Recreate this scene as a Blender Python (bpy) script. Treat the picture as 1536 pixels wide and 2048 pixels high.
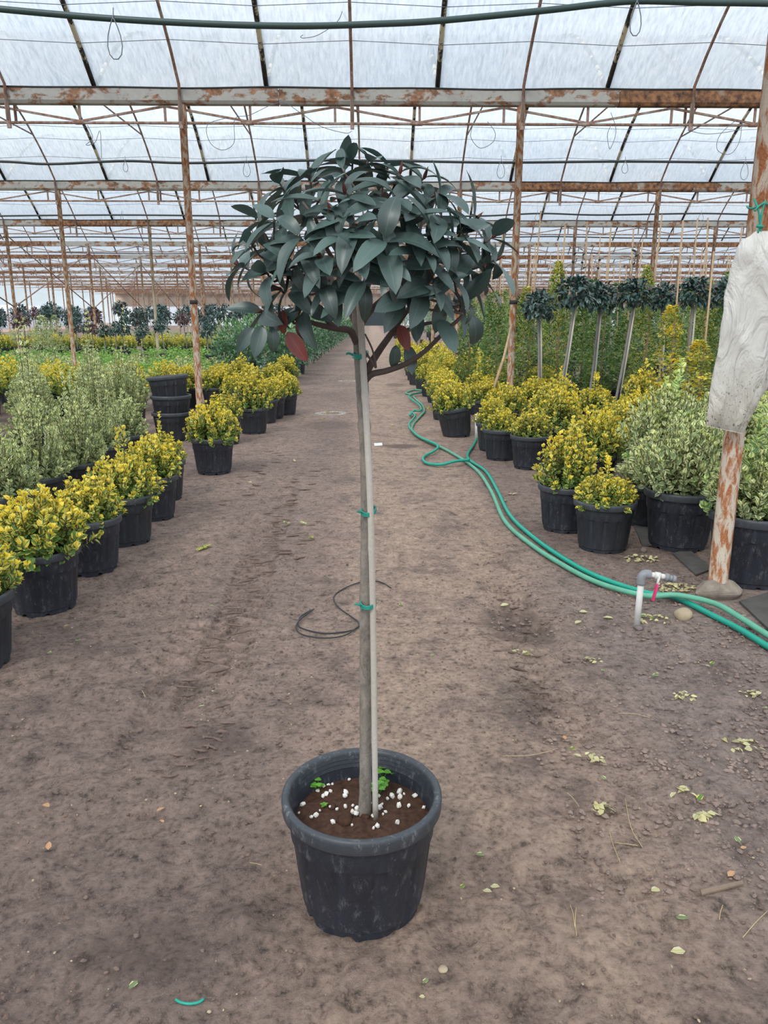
import bpy, math, random
import numpy as np
from mathutils import Vector, Matrix, Euler

for o in list(bpy.data.objects):
    bpy.data.objects.remove(o)
scene = bpy.context.scene
COL = scene.collection
R = math.radians

# ------------------------------------------------------------------ camera
FPX, PITCH, YAW, CAMH = 1540.0, R(14.4), R(0.93), 1.60
cam_d = bpy.data.cameras.new('camera')
cam_d.sensor_fit = 'VERTICAL'; cam_d.sensor_height = 36.0
cam_d.lens = 36.0 * FPX / 2048.0
cam_d.clip_end = 2000
cam = bpy.data.objects.new('camera', cam_d); COL.objects.link(cam)
cam.location = (0, 0, CAMH)
cam.rotation_euler = (R(90) - PITCH, 0, -YAW)
scene.camera = cam

# ------------------------------------------------------------------ sky, light, exposure
w = bpy.data.worlds.new('overcast_sky'); scene.world = w; w.use_nodes = True
nt = w.node_tree; nt.nodes.clear()
wo = nt.nodes.new('ShaderNodeOutputWorld'); bg = nt.nodes.new('ShaderNodeBackground')
tc = nt.nodes.new('ShaderNodeTexCoord'); nz = nt.nodes.new('ShaderNodeTexNoise'); rp = nt.nodes.new('ShaderNodeValToRGB')
nz.inputs['Scale'].default_value = 1.6; nz.inputs['Detail'].default_value = 4
rp.color_ramp.elements[0].position = .3; rp.color_ramp.elements[0].color = (0.70, 0.84, 1.0, 1)
rp.color_ramp.elements[1].position = .7; rp.color_ramp.elements[1].color = (0.88, 0.95, 1.0, 1)
nt.links.new(tc.outputs['Generated'], nz.inputs['Vector']); nt.links.new(nz.outputs['Fac'], rp.inputs['Fac'])
nt.links.new(rp.outputs['Color'], bg.inputs['Color']); nt.links.new(bg.outputs['Background'], wo.inputs['Surface'])
bg.inputs['Strength'].default_value = 0.62
sd = bpy.data.lights.new('hazy_sun_offscreen', 'SUN'); sd.energy = 4.6; sd.angle = R(14); sd.color = (1.0, .95, .88)
sun = bpy.data.objects.new('hazy_sun_offscreen', sd); COL.objects.link(sun)
sun.location = (-14, -24, 40)
sun.rotation_euler = (R(38), R(-24), 0)
vs = scene.view_settings
vs.view_transform = 'Standard'; vs.look = 'None'; vs.gamma = 1.0; vs.use_curve_mapping = False
vs.exposure = 0.70

# ------------------------------------------------------------------ pixel helpers (1536 x 2048 frame)
_rot = cam.rotation_euler.to_matrix()
def ray(px, py):
    return _rot @ Vector(((px - 768) / FPX, -(py - 1024) / FPX, -1.0))
def PZ(px, py, z=0.0):
    d = ray(px, py); t = (z - CAMH) / d.z
    return Vector((d.x * t, d.y * t, z))
def PY(px, py, Y):
    d = ray(px, py); t = Y / d.y
    return Vector((d.x * t, Y, CAMH + d.z * t))

# ------------------------------------------------------------------ numpy noise, ground height
_grids = {}
def vnoise(x, y, seed=0):
    if seed not in _grids:
        _grids[seed] = np.random.RandomState(seed).rand(256, 256)
    g = _grids[seed]
    x = np.asarray(x, float); y = np.asarray(y, float)
    xi = np.floor(x).astype(int); yi = np.floor(y).astype(int)
    fx = x - xi; fy = y - yi
    fx = fx * fx * (3 - 2 * fx); fy = fy * fy * (3 - 2 * fy)
    a = g[xi & 255, yi & 255]; b = g[(xi + 1) & 255, yi & 255]
    c = g[xi & 255, (yi + 1) & 255]; d = g[(xi + 1) & 255, (yi + 1) & 255]
    return (a * (1 - fx) + b * fx) * (1 - fy) + (c * (1 - fx) + d * fx) * fy - .5
def gh(x, y):                                    # smooth ground height
    return 0.03 * vnoise(np.asarray(x) * .7 + 9, np.asarray(y) * .5 + 40, 1) * np.exp(-np.asarray(y) / 30) + .012 * vnoise(np.asarray(x) * 2.3, np.asarray(y) * 1.7, 2) * np.exp(-np.asarray(y) / 12)
def G(px, py, dz=0):
    p = PZ(px, py); p.z = float(gh(p.x, p.y)) + dz
    return p

# ------------------------------------------------------------------ object helpers
def obj(name, me, parent=None, mat=None, loc=None, rot=None, scale=None, kind=None):
    o = bpy.data.objects.new(name, me); COL.objects.link(o)
    if mat is not None and me is not None and not me.materials:
        me.materials.append(mat)
    if parent is not None: o.parent = parent
    if loc is not None: o.location = loc
    if rot is not None: o.rotation_euler = rot
    if scale is not None: o.scale = scale
    if kind: o['kind'] = kind
    return o
def tag(o, label, cat, group=None):
    o['label'] = label; o['category'] = cat
    if group: o['group'] = group
    return o
def thing(name, label, cat, loc=(0, 0, 0), rot=(0, 0, 0), group=None, scale=(1, 1, 1)):
    o = bpy.data.objects.new(name, None); COL.objects.link(o); o.empty_display_size = .1
    o.location = loc; o.rotation_euler = rot; o.scale = scale
    return tag(o, label, cat, group)
def pym(name, V, F, mat=None, smooth=True):
    me = bpy.data.meshes.new(name)
    me.from_pydata([tuple(v) for v in V], [], [tuple(f) for f in F])
    if smooth: me.polygons.foreach_set('use_smooth', [True] * len(me.polygons))
    if mat: me.materials.append(mat)
    me.update()
    return me
class MB:
    def __init__(s): s.V = []; s.F = []
    def add(s, V, F):
        n = len(s.V); s.V += [tuple(v) for v in V]; s.F += [tuple(i + n for i in f) for f in F]
        return s
    def box(s, c, size, rot=None):
        hx, hy, hz = [q / 2 for q in size]
        vs_ = [Vector((a * hx, b * hy, d * hz)) for a in (-1, 1) for b in (-1, 1) for d in (-1, 1)]
        if rot is not None: vs_ = [rot @ v for v in vs_]
        vs_ = [v + Vector(c) for v in vs_]
        return s.add(vs_, [(0, 1, 3, 2), (4, 6, 7, 5), (0, 4, 5, 1), (2, 3, 7, 6), (0, 2, 6, 4), (1, 5, 7, 3)])
    def bar(s, a, b, wx, wy=None):
        a = Vector(a); b = Vector(b); wy = wy or wx
        q = (b - a).to_track_quat('Z', 'Y').to_matrix()
        return s.box((a + b) / 2, (wx, wy, (b - a).length), q)
    def tube(s, pts, rad, n=8, caps=True):
        pts = [Vector(p) for p in pts]; m = len(pts)
        rad = [rad] * m if not hasattr(rad, '__len__') else rad
        ref = None; V = []
        for i, p in enumerate(pts):
            t = (pts[min(i + 1, m - 1)] - pts[max(i - 1, 0)])
            t = t.normalized() if t.length > 1e-9 else Vector((0, 0, 1))
            if ref is None:
                ref = Vector((1, 0, 0)) if abs(t.x) < .8 else Vector((0, 1, 0))
            ref = (ref - t * ref.dot(t)).normalized(); bi = t.cross(ref)
            for k in range(n):
                a = 2 * math.pi * k / n
                V.append(p + (ref * math.cos(a) + bi * math.sin(a)) * rad[i])
        F = [(i * n + k, i * n + (k + 1) % n, (i + 1) * n + (k + 1) % n, (i + 1) * n + k) for i in range(m - 1) for k in range(n)]
        if caps:
            F.append(tuple(range(n - 1, -1, -1))); F.append(tuple((m - 1) * n + k for k in range(n)))
        return s.add(V, F)
    def lathe(s, prof, n=24, c=(0, 0, 0)):
        V = [(c[0] + r * math.cos(2 * math.pi * k / n), c[1] + r * math.sin(2 * math.pi * k / n), c[2] + z) for r, z in prof for k in range(n)]
        F = [(i * n + k, i * n + (k + 1) % n, (i + 1) * n + (k + 1) % n, (i + 1) * n + k) for i in range(len(prof) - 1) for k in range(n)]
        return s.add(V, F)
    def mesh(s, name, mat=None, smooth=True): return pym(name, s.V, s.F, mat, smooth)
def smooth_by_angle(me, deg=40):
    try: me.set_sharp_from_angle(angle=R(deg))
    except Exception: pass
    return me
def spline(pts, n=8):
    pts = [Vector(p) for p in pts]
    q = [pts[0] * 2 - pts[1]] + pts + [pts[-1] * 2 - pts[-2]]
    out = []
    for i in range(1, len(q) - 2):
        p0, p1, p2, p3 = q[i - 1:i + 3]
        for k in range(n):
            t = k / n
            out.append(.5 * ((2 * p1) + (p2 - p0) * t + (2 * p0 - 5 * p1 + 4 * p2 - p3) * t * t + (3 * p1 - p0 - 3 * p2 + p3) * t ** 3))
    out.append(pts[-1]); return out
def lerp_list(vals, m):
    return list(np.interp(np.linspace(0, len(vals) - 1, m), range(len(vals)), vals))

# ------------------------------------------------------------------ materials
class NG:
    def __init__(s, name):
        s.m = bpy.data.materials.new(name); s.m.use_nodes = True; s.t = s.m.node_tree; s.t.nodes.clear()
        s.out = s.n('ShaderNodeOutputMaterial')
    def n(s, typ, **kw):
        nd = s.t.nodes.new(typ)
        for k, v in kw.items(): setattr(nd, k, v)
        return nd
    def l(s, a, b): s.t.links.new(a, b)
    def noise(s, scale, detail=4, rough=.55, vec=None, dist=0.0):
        nd = s.n('ShaderNodeTexNoise'); nd.inputs['Scale'].default_value = scale; nd.inputs['Detail'].default_value = detail
        nd.inputs['Roughness'].default_value = rough; nd.inputs['Distortion'].default_value = dist
        if vec is not None: s.l(vec, nd.inputs['Vector'])
        return nd.outputs['Fac']
    def ramp(s, fac, stops):
        nd = s.n('ShaderNodeValToRGB'); cr = nd.color_ramp
        while len(cr.elements) < len(stops): cr.elements.new(.5)
        for e, (p, c) in zip(cr.elements, stops):
            e.position = p; e.color = (*c, 1) if hasattr(c, '__len__') else (c, c, c, 1)
        s.l(fac, nd.inputs['Fac']); return nd.outputs['Color']
    def mix(s, fac, a, b, mode='MIX'):
        nd = s.n('ShaderNodeMix', data_type='RGBA', blend_type=mode)
        for sock, v in ((nd.inputs[0], fac), (nd.inputs[6], a), (nd.inputs[7], b)):
            if isinstance(v, (int, float)): sock.default_value = v
            elif isinstance(v, tuple): sock.default_value = (*v, 1)
            else: s.l(v, sock)
        return nd.outputs[2]
    def math(s, op, a, b=0.0, c=None):
        nd = s.n('ShaderNodeMath', operation=op)
        for sock, v in zip(nd.inputs, (a, b, c)):
            if v is None: continue
            if isinstance(v, (int, float)): sock.default_value = v
            else: s.l(v, sock)
        return nd.outputs[0]
    def smooth(s, v, a, b):
        nd = s.n('ShaderNodeMapRange', interpolation_type='SMOOTHSTEP')
        s.l(v, nd.inputs[0]); 
        for i, q in ((1, a), (2, b)):
            if isinstance(q, (int, float)): nd.inputs[i].default_value = q
            else: s.l(q, nd.inputs[i])
        return nd.outputs[0]
    def coords(s, kind='Object', scale=None):
        c = s.n('ShaderNodeTexCoord').outputs[kind]
        if scale is not None:
            mp = s.n('ShaderNodeMapping'); mp.inputs['Scale'].default_value = scale; s.l(c, mp.inputs['Vector']); c = mp.outputs[0]
        return c
    def bsdf(s, color, rough=.6, bump=None, strength=.3, dist=.01, metallic=0.0, spec=.5):
        p = s.n('ShaderNodeBsdfPrincipled')
        for k, v in (('Base Color', color), ('Roughness', rough), ('Metallic', metallic), ('Specular IOR Level', spec)):
            if isinstance(v, (int, float)): p.inputs[k].default_value = v
            elif isinstance(v, tuple): p.inputs[k].default_value = (*v, 1)
            else: s.l(v, p.inputs[k])
        if bump is not None:
            b = s.n('ShaderNodeBump'); b.inputs['Strength'].default_value = strength; b.inputs['Distance'].default_value = dist
            s.l(bump, b.inputs['Height']); s.l(b.outputs[0], p.inputs['Normal'])
        return p.outputs[0]
    def done(s, sh): s.l(sh, s.out.inputs['Surface']); return s.m

def m_plain(name, c, rough=.6, var=.15, scale=30, spec=.4, bump=.0):
    g = NG(name); v = g.coords()
    f = g.noise(scale, 4, vec=v)
    col = g.mix(f, tuple(q * (1 - var * 2) for q in c), tuple(min(1, q * (1 + var)) for q in c))
    return g.done(g.bsdf(col, rough, f if bump else None, bump, .004, spec=spec))

def m_rust(name, paint=(.50, .46, .40), lo=.42, hi=.55, streak=.15, scale=9, rust1=(.36, .13, .045), rust2=(.16, .055, .03)):
    g = NG(name); v = g.coords(scale=(1, 1, streak)); v2 = g.coords()
    f = g.noise(scale, 6, .65, v, .4); f2 = g.noise(scale * 4, 4, .6, v2)
    rust = g.mix(g.ramp(f2, [(.35, 0.), (.65, 1.)]), rust2, rust1)
    pt = g.mix(f2, tuple(q * .75 for q in paint), paint)
    k = g.ramp(f, [(lo, 0.), (hi, 1.)])
    return g.done(g.bsdf(g.mix(k, rust, pt), .75, f2, .4, .004, spec=.25))

def m_leaf(name, green, margin=None, young=None, margin_w=.25, youngness=0.0, rough=.4, transl=.25, hue=.25, spec=.5):
    g = NG(name)
    at = g.n('ShaderNodeAttribute', attribute_name='tint'); sep = g.n('ShaderNodeSeparateColor'); g.l(at.outputs['Color'], sep.inputs[0])
    rnd, age, rnd2 = sep.outputs[0], sep.outputs[1], sep.outputs[2]
    uv = g.n('ShaderNodeUVMap'); sx = g.n('ShaderNodeSeparateXYZ'); g.l(uv.outputs[0], sx.inputs[0])
    edge = g.math('MULTIPLY', g.math('ABSOLUTE', g.math('SUBTRACT', sx.outputs[0], .5)), 2.0)
    gcol = g.mix(rnd, tuple(q * (1 - hue * 1.3) for q in green), tuple(q * (1 + hue) for q in green))
    rib = g.smooth(edge, 0.10, 0.0)
    gcol = g.mix(g.math('MULTIPLY', rib, .35), gcol, tuple(min(1, q * 2.2) for q in green))
    if margin is not None:
        nz_ = g.noise(5, 3, vec=g.n('ShaderNodeNewGeometry').outputs['Position'])
        nz2 = g.noise(55, 2, vec=g.n('ShaderNodeNewGeometry').outputs['Position'])
        thr = g.math('ADD', g.math('SUBTRACT', 1 - margin_w, g.math('MULTIPLY', age, youngness)), g.math('MULTIPLY', g.math('SUBTRACT', rnd2, .5), .5))
        thr = g.math('ADD', thr, g.math('MULTIPLY', g.math('SUBTRACT', nz2, .5), .5))
        k = g.smooth(edge, g.math('SUBTRACT', thr, .1), g.math('ADD', thr, .1))
        mc = g.mix(rnd, tuple(q * .72 for q in margin), margin)
        if young is not None: mc = g.mix(g.math('MULTIPLY', age, g.ramp(nz_, [(.35, .2), (.65, 1.)])), mc, young)
        gcol = g.mix(k, gcol, mc)
    elif young is not None:
        gcol = g.mix(g.math('MULTIPLY', age, .8), gcol, young)
    sh = g.bsdf(gcol, rough, spec=spec)
    tr = g.n('ShaderNodeBsdfTranslucent'); g.l(gcol, tr.inputs['Color'])
    mx = g.n('ShaderNodeMixShader'); mx.inputs[0].default_value = transl
    g.l(sh, mx.inputs[1]); g.l(tr.outputs[0], mx.inputs[2])
    return g.done(mx.outputs[0])

def m_film(name):
    g = NG(name); v = g.coords(scale=(1.0, .22, .22)); v2 = g.coords()
    f = g.noise(26, 5, .7, v); f2 = g.noise(.35, 3, .5, v2)
    c = g.mix(g.ramp(f, [(.3, 0.), (.72, 1.)]), (.50, .56, .62), (.90, .94, .97))
    c = g.mix(g.ramp(f2, [(.35, 0.), (.7, .5)]), c, (.78, .88, 1.0), 'MULTIPLY')
    tl = g.n('ShaderNodeBsdfTranslucent'); g.l(c, tl.inputs['Color'])
    df = g.n('ShaderNodeBsdfDiffuse'); df.inputs['Color'].default_value = (.8, .83, .87, 1)
    tp = g.n('ShaderNodeBsdfTransparent'); tp.inputs['Color'].default_value = (.97, .98, 1, 1)
    a = g.n('ShaderNodeMixShader'); a.inputs[0].default_value = .12; g.l(tl.outputs[0], a.inputs[1]); g.l(df.outputs[0], a.inputs[2])
    b = g.n('ShaderNodeMixShader'); g.l(g.ramp(f, [(.3, .14), (.75, .30)]), b.inputs[0]); g.l(a.outputs[0], b.inputs[1]); g.l(tp.outputs[0], b.inputs[2])
    return g.done(b.outputs[0])

def m_ground():
    g = NG('damp_earth'); v = g.n('ShaderNodeNewGeometry').outputs['Position']
    big = g.noise(.55, 4, .6, v, .5); mid = g.noise(2.6, 8, .68, v, .4); fine = g.noise(13, 10, .78, v, .2); grit = g.noise(150, 3, .7, v)
    sx = g.n('ShaderNodeSeparateXYZ'); g.l(v, sx.inputs[0])
    # pale, drier earth on the wheel-worn strip, darker damp earth to the left, greyer gravelly soil to the right
    c = g.mix(g.ramp(big, [(.36, 0.), (.62, 1.)]), (.250, .178, .150), (.335, .240, .195))
    strip = g.math('MULTIPLY', g.smooth(sx.outputs[0], -.5, .1), g.smooth(sx.outputs[0], 1.35, .7))
    c = g.mix(g.math('MULTIPLY', strip, g.ramp(mid, [(.3, .25), (.62, .95)])), c, (.46, .325, .245))
    grv = g.math('MULTIPLY', g.smooth(sx.outputs[0], .75, 1.35), g.smooth(sx.outputs[1], 5.2, 4.0))
    c = g.mix(g.math('MULTIPLY', grv, .55), c, (.33, .26, .23))
    c = g.mix(g.ramp(mid, [(.30, .70), (.48, 0.)]), c, (.135, .092, .078))
    k = g.ramp(fine, [(.34, .30), (.45, .80), (.54, 1.0), (.68, 1.25)])
    c = g.mix(1.0, c, k, 'MULTIPLY')
    k2 = g.ramp(g.noise(52, 6, .75, v), [(.34, .55), (.48, 1.0), (.66, 1.15)])
    c = g.mix(1.0, c, k2, 'MULTIPLY')
    c = g.mix(g.ramp(grit, [(.62, 0.), (.72, .55)]), c, (.56, .47, .40))
    wob = g.math('MULTIPLY', g.math('SUBTRACT', g.noise(6, 4, .6, v), .5), .9)
    for px, py, rx, ry, amt in ((800, 893, .28, .20, .7), (790, 770, .25, .5, .5), (1030, 1250, .22, .30, .5), (655, 850, .5, .6, .45), (430, 1480, .16, .14, .4), (300, 1900, .2, .12, .4)):
        p_ = PZ(px, py)
        ex = g.math('DIVIDE', g.math('SUBTRACT', sx.outputs[0], p_.x), rx); ey = g.math('DIVIDE', g.math('SUBTRACT', sx.outputs[1], p_.y), ry)
        dd = g.math('ADD', g.math('SQRT', g.math('ADD', g.math('MULTIPLY', ex, ex), g.math('MULTIPLY', ey, ey))), wob)
        c = g.mix(g.math('MULTIPLY', g.smooth(dd, 1.1, .55), amt), c, (.10, .068, .058))
    h = g.math('ADD', g.math('MULTIPLY', fine, .8), g.math('MULTIPLY', grit, .2))
    rough = g.ramp(mid, [(.32, .6), (.5, .9)])
    return g.done(g.bsdf(c, rough, h, 1.0, .03, spec=.3))

def m_pot(name, base=(.019, .022, .028), dust=.10):
    g = NG(name); v = g.coords(); f = g.noise(7, 5, .6, v); f2 = g.noise(38, 6, .8, g.coords(scale=(1, 1, .45)))
    f3 = g.noise(240, 2, .5, v)
    c = g.mix(f, tuple(q * .8 for q in base), tuple(q * 1.6 for q in base))
    c = g.mix(g.math('MULTIPLY', g.ramp(f2, [(.54, 0.), (.70, 1.)]), dust), c, (.36, .35, .34))
    c = g.mix(g.ramp(f3, [(.70, 0.), (.74, .35)]), c, (.35, .33, .30))
    rg = g.ramp(f2, [(.3, .38), (.7, .62)])
    return g.done(g.bsdf(c, rg, f2, .08, .002, spec=.5))

M = {}
M['film'] = m_film('greenhouse_film')
M['rust_post'] = m_rust('rusty_post_paint', (.70, .60, .48), .45, .56, .30, 26, (.50, .20, .08), (.30, .11, .05))
M['rust_pale'] = m_rust('worn_post_paint', (.70, .60, .46), .38, .50, .22, 14, (.48, .24, .11), (.30, .15, .09))
M['rust_bar'] = m_rust('rusty_steel_bar', (.40, .33, .28), .46, .60, .5, 9, (.32, .17, .11), (.17, .10, .08))
M['gutter'] = m_rust('gutter_grey_paint', (.42, .41, .375), .43, .50, 2, 3.2, (.34, .17, .09), (.13, .075, .05))
M['gutter_rust'] = m_rust('gutter_rusted', (.36, .33, .29), .56, .66, 1, 2.6, (.34, .17, .08), (.06, .035, .03))
M['gutter_lip'] = m_plain('gutter_dark_lip', (.03, .032, .03), .8, .3, 8)
M['rib_tape'] = m_rust('mottled_rib', (.62, .55, .38), .50, .56, .6, 5, (.05, .04, .035), (.02, .018, .016))
M['wire'] = m_plain('wire', (.16, .18, .20), .5)
M['pipe'] = m_plain('dark_green_pipe', (.035, .065, .06), .4, .1)
M['pipe_black'] = m_plain('black_pipe', (.03, .034, .036), .45, .1)
M['ground'] = m_ground()
M['pot'] = m_pot('black_pot_plastic'); M['pot_dusty'] = m_pot('black_pot_plastic_dusty', (.017, .020, .028), .26)
M['rim'] = m_pot('pot_rim_plastic', (.036, .041, .048), .22)
M['rim_dusty'] = m_pot('pot_rim_plastic_dusty', (.036, .041, .048), .5)
M['soil'] = m_plain('potting_soil', (.085, .045, .03), .95, .45, 60, .15, .9)
M['perlite'] = m_plain('perlite', (.78, .75, .68), .9, .1, 50)
M['gold'] = m_leaf('gold_euonymus_leaf', (.14, .27, .07), (.90, .74, .16), (1.0, .80, .07), .30, .72, .5, .40)
M['silver'] = m_leaf('silver_euonymus_leaf', (.25, .33, .15), (.98, .94, .52), (.96, .98, .40), .36, .30, .5, .38)
M['lime'] = m_leaf('lime_edged_leaf', (.20, .34, .13), (.88, .94, .36), (.90, .96, .32), .42, .36, .5, .40)
M['column'] = m_leaf('green_gold_column_leaf', (.14, .27, .08), (.80, .76, .20), (1.0, .76, .06), .22, .70, .5, .38)
M['column_green'] = m_leaf('plain_green_column_leaf', (.10, .19, .075), None, (.20, .34, .10), rough=.45, transl=.3, hue=.4)
M['photinia'] = m_leaf('photinia_leaf', (.060, .100, .086), None, None, rough=.42, transl=.14, hue=.42, spec=.7)
M['photinia_far'] = m_leaf('photinia_leaf_small', (.055, .105, .09), None, (.12, .07, .07), rough=.36, transl=.15, hue=.35)
M['photinia_red'] = m_leaf('photinia_leaf_reddish', (.15, .085, .085), None, None, rough=.38, transl=.15, hue=.35)
M['red_leaf'] = m_leaf('red_old_leaf', (.20, .05, .04), None, None, rough=.45, transl=.2, hue=.2)
M['laurel'] = m_leaf('laurel_leaf', (.09, .20, .10), None, (.24, .42, .13), rough=.3, transl=.25, hue=.4, spec=.8)
M['carpet'] = m_leaf('fresh_green_leaf', (.22, .42, .11), None, (.42, .62, .16), rough=.5, transl=.4, hue=.35)
M['olive'] = m_leaf('olive_leaf', (.26, .34, .25), None, None, rough=.5, transl=.3, hue=.3)
M['weed'] = m_leaf('clover_leaf', (.16, .42, .05), None, None, rough=.5, transl=.35, hue=.15)
M['dry_leaf'] = m_leaf('dry_yellow_leaf', (.56, .50, .24), (.70, .66, .42), None, .3, 0, .6, .2)
M['bark'] = m_rust('photinia_bark', (.30, .265, .225), .35, .62, .5, 40, (.19, .165, .14), (.13, .11, .095))
M['bark_up'] = m_plain('branch_bark', (.115, .085, .075), .7, .25, 40, .3, .5)
M['stem_far'] = m_plain('grey_stem', (.26, .25, .23), .8, .25, 12)
M['twig'] = m_plain('twig', (.11, .085, .05), .8, .2, 40)
M['bamboo'] = m_rust('weathered_bamboo', (.55, .51, .45), .30, .55, .06, 30, (.46, .39, .31), (.40, .35, .29))
M['cane'] = m_plain('tan_cane', (.45, .31, .19), .7, .25, 14)
M['teal'] = m_plain('green_tie_tape', (.012, .26, .19), .35, .1)
M['hose'] = m_plain('teal_hose', (.015, .33, .235), .35, .12, 9)
M['hose_pale'] = m_plain('faded_green_hose', (.13, .40, .27), .5, .18, 9)
M['white_pvc'] = m_plain('white_pvc', (.66, .65, .61), .5, .12, 20)
M['grey_pvc'] = m_plain('grey_fitting', (.24, .25, .26), .45, .15, 20)
M['pink'] = m_plain('pink_handle', (.66, .05, .16), .5, .15, 25)
M['ink'] = m_plain('dark_print', (.06, .01, .03), .6)
M['stone'] = m_plain('tan_stone', (.46, .37, .25), .85, .35, 9, .3, .6)
M['stone_grey'] = m_plain('grey_stone', (.20, .16, .15), .85, .3, 12, .3, .6)
M['gravel'] = m_plain('gravel_stone', (.29, .215, .18), .9, .5, 5, .2)
M['crumb'] = m_plain('earth_crumb', (.20, .14, .115), .95, .4, 4, .15)
M['concrete'] = m_plain('rough_concrete', (.30, .25, .20), .95, .4, 14, .2, .9)
M['board'] = m_plain('dark_board', (.10, .092, .085), .8, .3, 10, .3, .5)
M['wood'] = m_plain('splinter_wood', (.25, .18, .13), .8, .25, 30)
M['straw'] = m_plain('straw', (.55, .43, .22), .8, .2, 30)
M['tunnel'] = m_plain('white_tunnel_film', (.74, .80, .86), .7, .05, 2)
M['hill'] = m_plain('distant_hill', (.26, .30, .33), .9, .15, .05)
M['door'] = m_plain('dark_door', (.035, .055, .062), .6, .2, 3)
M['rust_wall'] = m_plain('rusty_end_wall', (.34, .27, .22), .9, .3, .8)
M['card'] = m_plain('white_scrap', (.75, .75, .74), .6, .05)
def m_bag():
    g = NG('dirty_white_plastic'); v = g.coords(); f = g.noise(6, 5, .6, v, .4); sp = g.noise(70, 3, .6, v)
    sx = g.n('ShaderNodeSeparateXYZ'); g.l(v, sx.inputs[0])
    low = g.smooth(sx.outputs[2], .55, .05)
    c = g.mix(f, (.60, .57, .50), (.80, .79, .76))
    c = g.mix(g.math('MULTIPLY', low, .55), c, (.46, .41, .31))
    c = g.mix(g.math('MULTIPLY', g.ramp(sp, [(.60, 0.), (.66, 1.)]), g.math('MULTIPLY', low, .85)), c, (.07, .065, .06))
    wr = g.noise(5, 4, .5, g.coords(scale=(1.6, 1, .55)), 1.6)
    sh = g.bsdf(c, .36, wr, .9, .05)
    tr = g.n('ShaderNodeBsdfTranslucent'); g.l(c, tr.inputs['Color'])
    mx = g.n('ShaderNodeMixShader'); mx.inputs[0].default_value = .22; g.l(sh, mx.inputs[1]); g.l(tr.outputs[0], mx.inputs[2])
    return g.done(mx.outputs[0])
M['bag'] = m_bag()

# ================================================================== SETTING
# ------------------------------------------------------------------ floor
def build_floor():
    xs = [-90, -75, -60, -48, -38, -30, -24, -19, -15, -12, -9.5, -7.5, -6, -5, -4.2, -3.6]
    xs = xs + list(np.arange(-3.2, 3.21, .0125)) + [-q for q in reversed(xs)]
    ys = [-14, -10, -6, -3, -1, 0, .5]
    y = .85
    while y < 14: ys.append(y); y += max(.0075, .0052 * y)
    while y < 160: ys.append(y); y *= 1.05
    xs = np.array(xs); ys = np.array(ys); X, Y = np.meshgrid(xs, ys)
    Z = gh(X, np.maximum(Y, .0))
    near = np.clip((9.0 - Y) / 4, 0, 1) * np.clip((3.1 - np.abs(X)) / .4, 0, 1) * (Y > .6)
    # clods and crumbs
    n1 = vnoise(X * 9, Y * 9, 3); n2 = vnoise(X * 23, Y * 23, 4); n3 = vnoise(X * 48, Y * 48, 5)
    dens = np.clip(vnoise(X * 1.3, Y * 1.1, 6) * 2.4 + .55, .12, 1)
    Z += near * dens * (.022 * n1 + .020 * np.maximum(n2, 0) + .010 * n3)
    # tyre tracks: (centre line, half width, depth)
    def track(p, q, hw, depth, sgn, pitch, seed):
        a = PZ(*p); b = PZ(*q)
        t = (Y - a.y) / (b.y - a.y); xc = a.x + (b.x - a.x) * t + .05 * vnoise(Y * .8, Y * 0, seed)
        u = (X - xc) / hw; inside = np.clip((1 - np.abs(u)) * 5, 0, 1) * np.clip((t + .12) * 8, 0, 1) * (t < 1.3)
        ph = (Y + sgn * .35 * hw * np.abs(u) + .035 * vnoise(X * 7, Y * 7, seed + 1)) / pitch
        lug = np.clip((np.abs((ph % 1) - .5) - .33) * 9, 0, 1)
        patchy = np.clip(vnoise(X * 3, Y * 2.2, seed + 2) * 4 + .8, 0, 1)
        return near * inside * (-.35 * depth + depth * (-lug) * patchy)
    Z += track((395, 1420), (560, 1010), .14, .042, 1, .10, 20)
    Z += track((250, 1600), (520, 960), .13, .026, -1, .11, 30)
    Z += track((1110, 1400), (905, 960), .15, .022, -1, .12, 50)
    # streaky scuffs dragged along the track (left of the pot) 
    Z += near * .010 * np.clip(vnoise(X * 5 + Y * 4, Y * 16 - X * 9, 60) * 3 - .55, -1, 0) * np.clip(-X * 1.5, 0, 1)
    nx, ny = len(xs), len(ys)
    me = bpy.data.meshes.new('floor')
    V = np.stack([X, Y, Z], -1).reshape(-1, 3).astype(np.float32)
    i = np.arange((ny - 1) * nx).reshape(ny - 1, nx)[:, :-1].ravel()
    F = np.stack([i, i + 1, i + nx + 1, i + nx], -1).astype(np.int32)
    me.vertices.add(len(V)); me.vertices.foreach_set('co', V.ravel())
    me.loops.add(F.size); me.loops.foreach_set('vertex_index', F.ravel())
    me.polygons.add(len(F)); me.polygons.foreach_set('loop_start', np.arange(0, F.size, 4, dtype=np.int32))
    me.polygons.foreach_set('use_smooth', np.ones(len(F), bool))
    me.update(); me.validate()
    obj('floor', me, None, M['ground'], kind='structure')
build_floor()

# ------------------------------------------------------------------ greenhouse frame
Y0, SP, X0, DX = 4.27, 7.97, -0.26, 2.45
GZ = 4.62                                        # gutter centre height
XL, XR = -37.0, 52.0
RISE = 1.75
NSP = 14
def gy(k): return Y0 + SP * k
def arch(u):                                     # u 0..1 across a span -> height above the gutter
    return GZ + .10 + RISE * (1 - (2 * u - 1) ** 2)
KR = [k for k in range(-15, 22) if XL <= X0 + DX * k <= XR]

def vis_x(Y):                                    # widest x the camera could see at this depth, with a margin
    return .55 * abs(Y) + 4
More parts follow.
